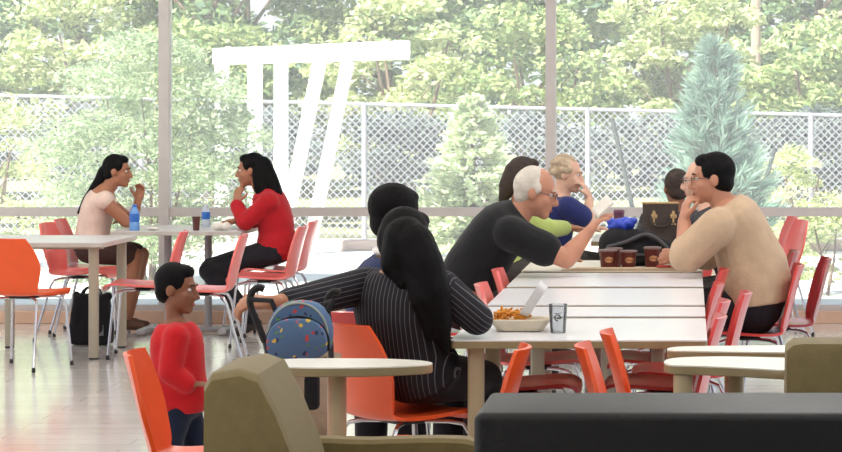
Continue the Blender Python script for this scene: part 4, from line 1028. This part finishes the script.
o = V(chx(660.5, 13.5), 13.5, TZ); r = empty('tote_bag', o); tag(r, 'dark brown tote bag with tan motifs standing on the far table', 'bag')
BRN = mat('tote_brown', (74, 64, 60), .8, .2, .1, 20, .3, 80); TANM = mat('tote_tan', (190, 156, 110), .7)
MB().loft([[V(a, b_, z) for a, b_ in rrect(-hx, hx, -hy, hy, .02, 3)] for hx, hy, z in ((.08, .035, 0), (.09, .045, .006), (.094, .047, .15), (.097, .038, .318), (.09, .03, .318), (.085, .03, .2))]).build('body', BRN, r)
MB().tube([V(a, b_, .318) for a, b_ in rrect(-.096, .096, -.037, .037, .02, 3)]+[V(.096, .017, .318)], .005, 6).build('rim', TANM, r)
for sx in (-.035, .07):
    mo = MB()
    for dx, dz, rx, rz_ in ((0, .262, .009, .016), (-.011, .248, .008, .012), (.011, .248, .008, .012), (0, .225, .006, .022), (-.007, .205, .008, .006), (.007, .205, .008, .006)): mo.ell((sx+dx, -.0415+(.26-.25)*.0, dz), (rx, .003, rz_), None, 12, 8)
    mo.build('motif', TANM, r)
for sy in (-.03, .03): MB().tube(catmull([V(-.045, sy, .30), V(-.05, sy*1.2, .26), V(-.04, sy*1.9, .20), V(.04, sy*1.9, .20), V(.05, sy*1.2, .26), V(.045, sy, .30)], 4, False), .006, 6).build('handle', BRN, r)
o = V(chx(619, 15.8), 15.8, TZ); r = empty('tumbler', o); tag(r, 'dark purple tumbler on the table near the window above the blue bag', 'tumbler'); PUR = mat('purple_plastic', (104, 58, 84), .4)
MB().lathe([(0, 0), (.027, 0), (.034, .17), (0, .17)], n=22).build('body', PUR, r); MB().lathe([(0, .17), (.036, .17), (.036, .18), (.028, .19), (0, .19)], n=22).build('lid', PUR, r)
# what the man in black holds
a = P(603, 207, 12.31); R = Matrix.Rotation(-math.atan2(13, 14), 3, 'Y') @ Matrix.Rotation(RAD(55), 3, 'X'); pb = MB()
for k in range(3): pb.box((0.003*k, .002*k, .004*k), (.105-.004*k, .062, .003), R=None, bevel=.001, seg=1)
pb.v = [R @ Vector(p) for p in pb.v]; tag(place(pb, 'folded_paper', PAPER, a), 'pale folded paper held up in the hand of the man in the black polo', 'paper')
# things on the window table
BL = mat('bottle_blue', (52, 112, 200), .3, .5, .08); WL = mat('label_white', (220, 226, 232), .5)
def bottle(px, d, h_, rad, lb, label_c):
    o = V(chx(px, d), d, TZ); r = empty('water_bottle', o); tag(r, lb, 'bottle', 'water bottles on the window table')
    MB().lathe([(0, 0), (rad*.9, 0), (rad, .006), (rad, h_*.30), (rad*.93, h_*.33), (rad, h_*.36), (rad, h_*.66), (rad*.9, h_*.72), (rad*.45, h_*.87), (rad*.42, h_*.92), (0, h_*.92)], n=22).build('body', label_c[0], r)
    MB().lathe([(rad*1.01, h_*.34), (rad*1.02, h_*.35), (rad*1.02, h_*.64), (rad*1.01, h_*.65)], n=22).build('label_band', label_c[1], r)
    MB().lathe([(0, h_*.90), (rad*.5, h_*.90), (rad*.5, h_), (0, h_)], n=16).build('cap', label_c[2], r)
bottle(134.5, 17.0, .178, .034, 'blue water bottle in front of the woman with the ponytail', (mat('bottle_tint', (110, 160, 220), .15, .5), BL, BL))
bottle(206, 17.5, .165, .030, 'clear water bottle with a blue label in front of the woman in red', (mat('bottle_clear', (196, 206, 220), .15, .5), BL, WL))
o = V(chx(196.2, 17.02), 17.02, TZ); r = empty('drink_cup', o); tag(r, 'dark brown drink cup near the middle of the window table', 'cup')
DKB = mat('cola_brown', (86, 44, 40), .3, .5); MB().lathe([(0, 0), (.021, 0), (.027, .09), (.025, .09), (.019, .006), (0, .006)], n=22).build('body', DKB, r); MB().lathe([(.0, .088), (.029, .088), (.029, .095), (0, .096)], n=22).build('lid', DKB, r)
def crumple(name, px, d, size, seed, lb, cat):
    random.seed(seed); b = MB()
    for k in range(12): b.ell((random.uniform(-.5, .5)*size[0], random.uniform(-.5, .5)*size[1], size[2]*random.uniform(.3, .6)), (size[0]*.3, size[1]*.3, size[2]*.4), Matrix.Rotation(random.random()*3, 3, Vector((random.gauss(0, .3), random.gauss(0, .3), 1)).normalized()), 10, 8)
    me = fuse(b, .007, 2, (0, 0, 0), name); zm = min(v_.co.z for v_ in me.vertices); me.transform(Matrix.Translation((0, 0, -zm))); me.materials.append(PAPER)
    tag(link(name, me, None, V(chx(px, d), d, TZ)), lb, cat)
crumple('food_wrapper', 221, 17.03, (.09, .07, .06), 4, 'crumpled white food wrapper in front of the woman in red', 'wrapper')
crumple('napkin', 152, 17.02, (.08, .05, .022), 6, 'white paper napkin on the window table beside the blue water bottle', 'napkin')
# bag on the floor
o = V(chx(91, 16.5), 16.52, 0); b = MB()
b.loft([[V(a, b_, z) for a, b_ in rrect(-hx, hx, -hy, hy, .03, 3)] for hx, hy, z in ((.10, .05, 0), (.135, .07, .01), (.14, .072, .12), (.125, .06, .25), (.115, .04, .33), (.10, .02, .335))])
for c_, rad in (((-.09, -.05, .18), (.04, .03, .1)), ((.05, -.055, .12), (.07, .03, .08)), ((.11, -.01, .32), (.03, .03, .03)), ((-.1, 0, .32), (.025, .03, .035))): b.ell(c_, rad)
me = fuse(b, .009, 3, (0, 0, 0), 'body'); zm = min(v_.co.z for v_ in me.vertices); me.transform(Matrix.Translation((0, 0, -zm))); me.materials.append(BLACKF)
r = empty('handbag', o); tag(r, 'black bag standing on the floor under the near left table', 'bag'); link('body', me, r)
for sy in (-.035, .03): MB().tube(catmull([V(-.06, sy, .30), V(-.05, sy, .355), V(0, sy*1.2, .385), V(.05, sy, .355), V(.06, sy, .30)], 4, False), .007, 8).build('handle', BLACKF, r)
MB().box((.07, -.075, .10), (.05, .006, .07), bevel=.002).build('tag', mat('tag_grey', (120, 124, 134), .5), r)
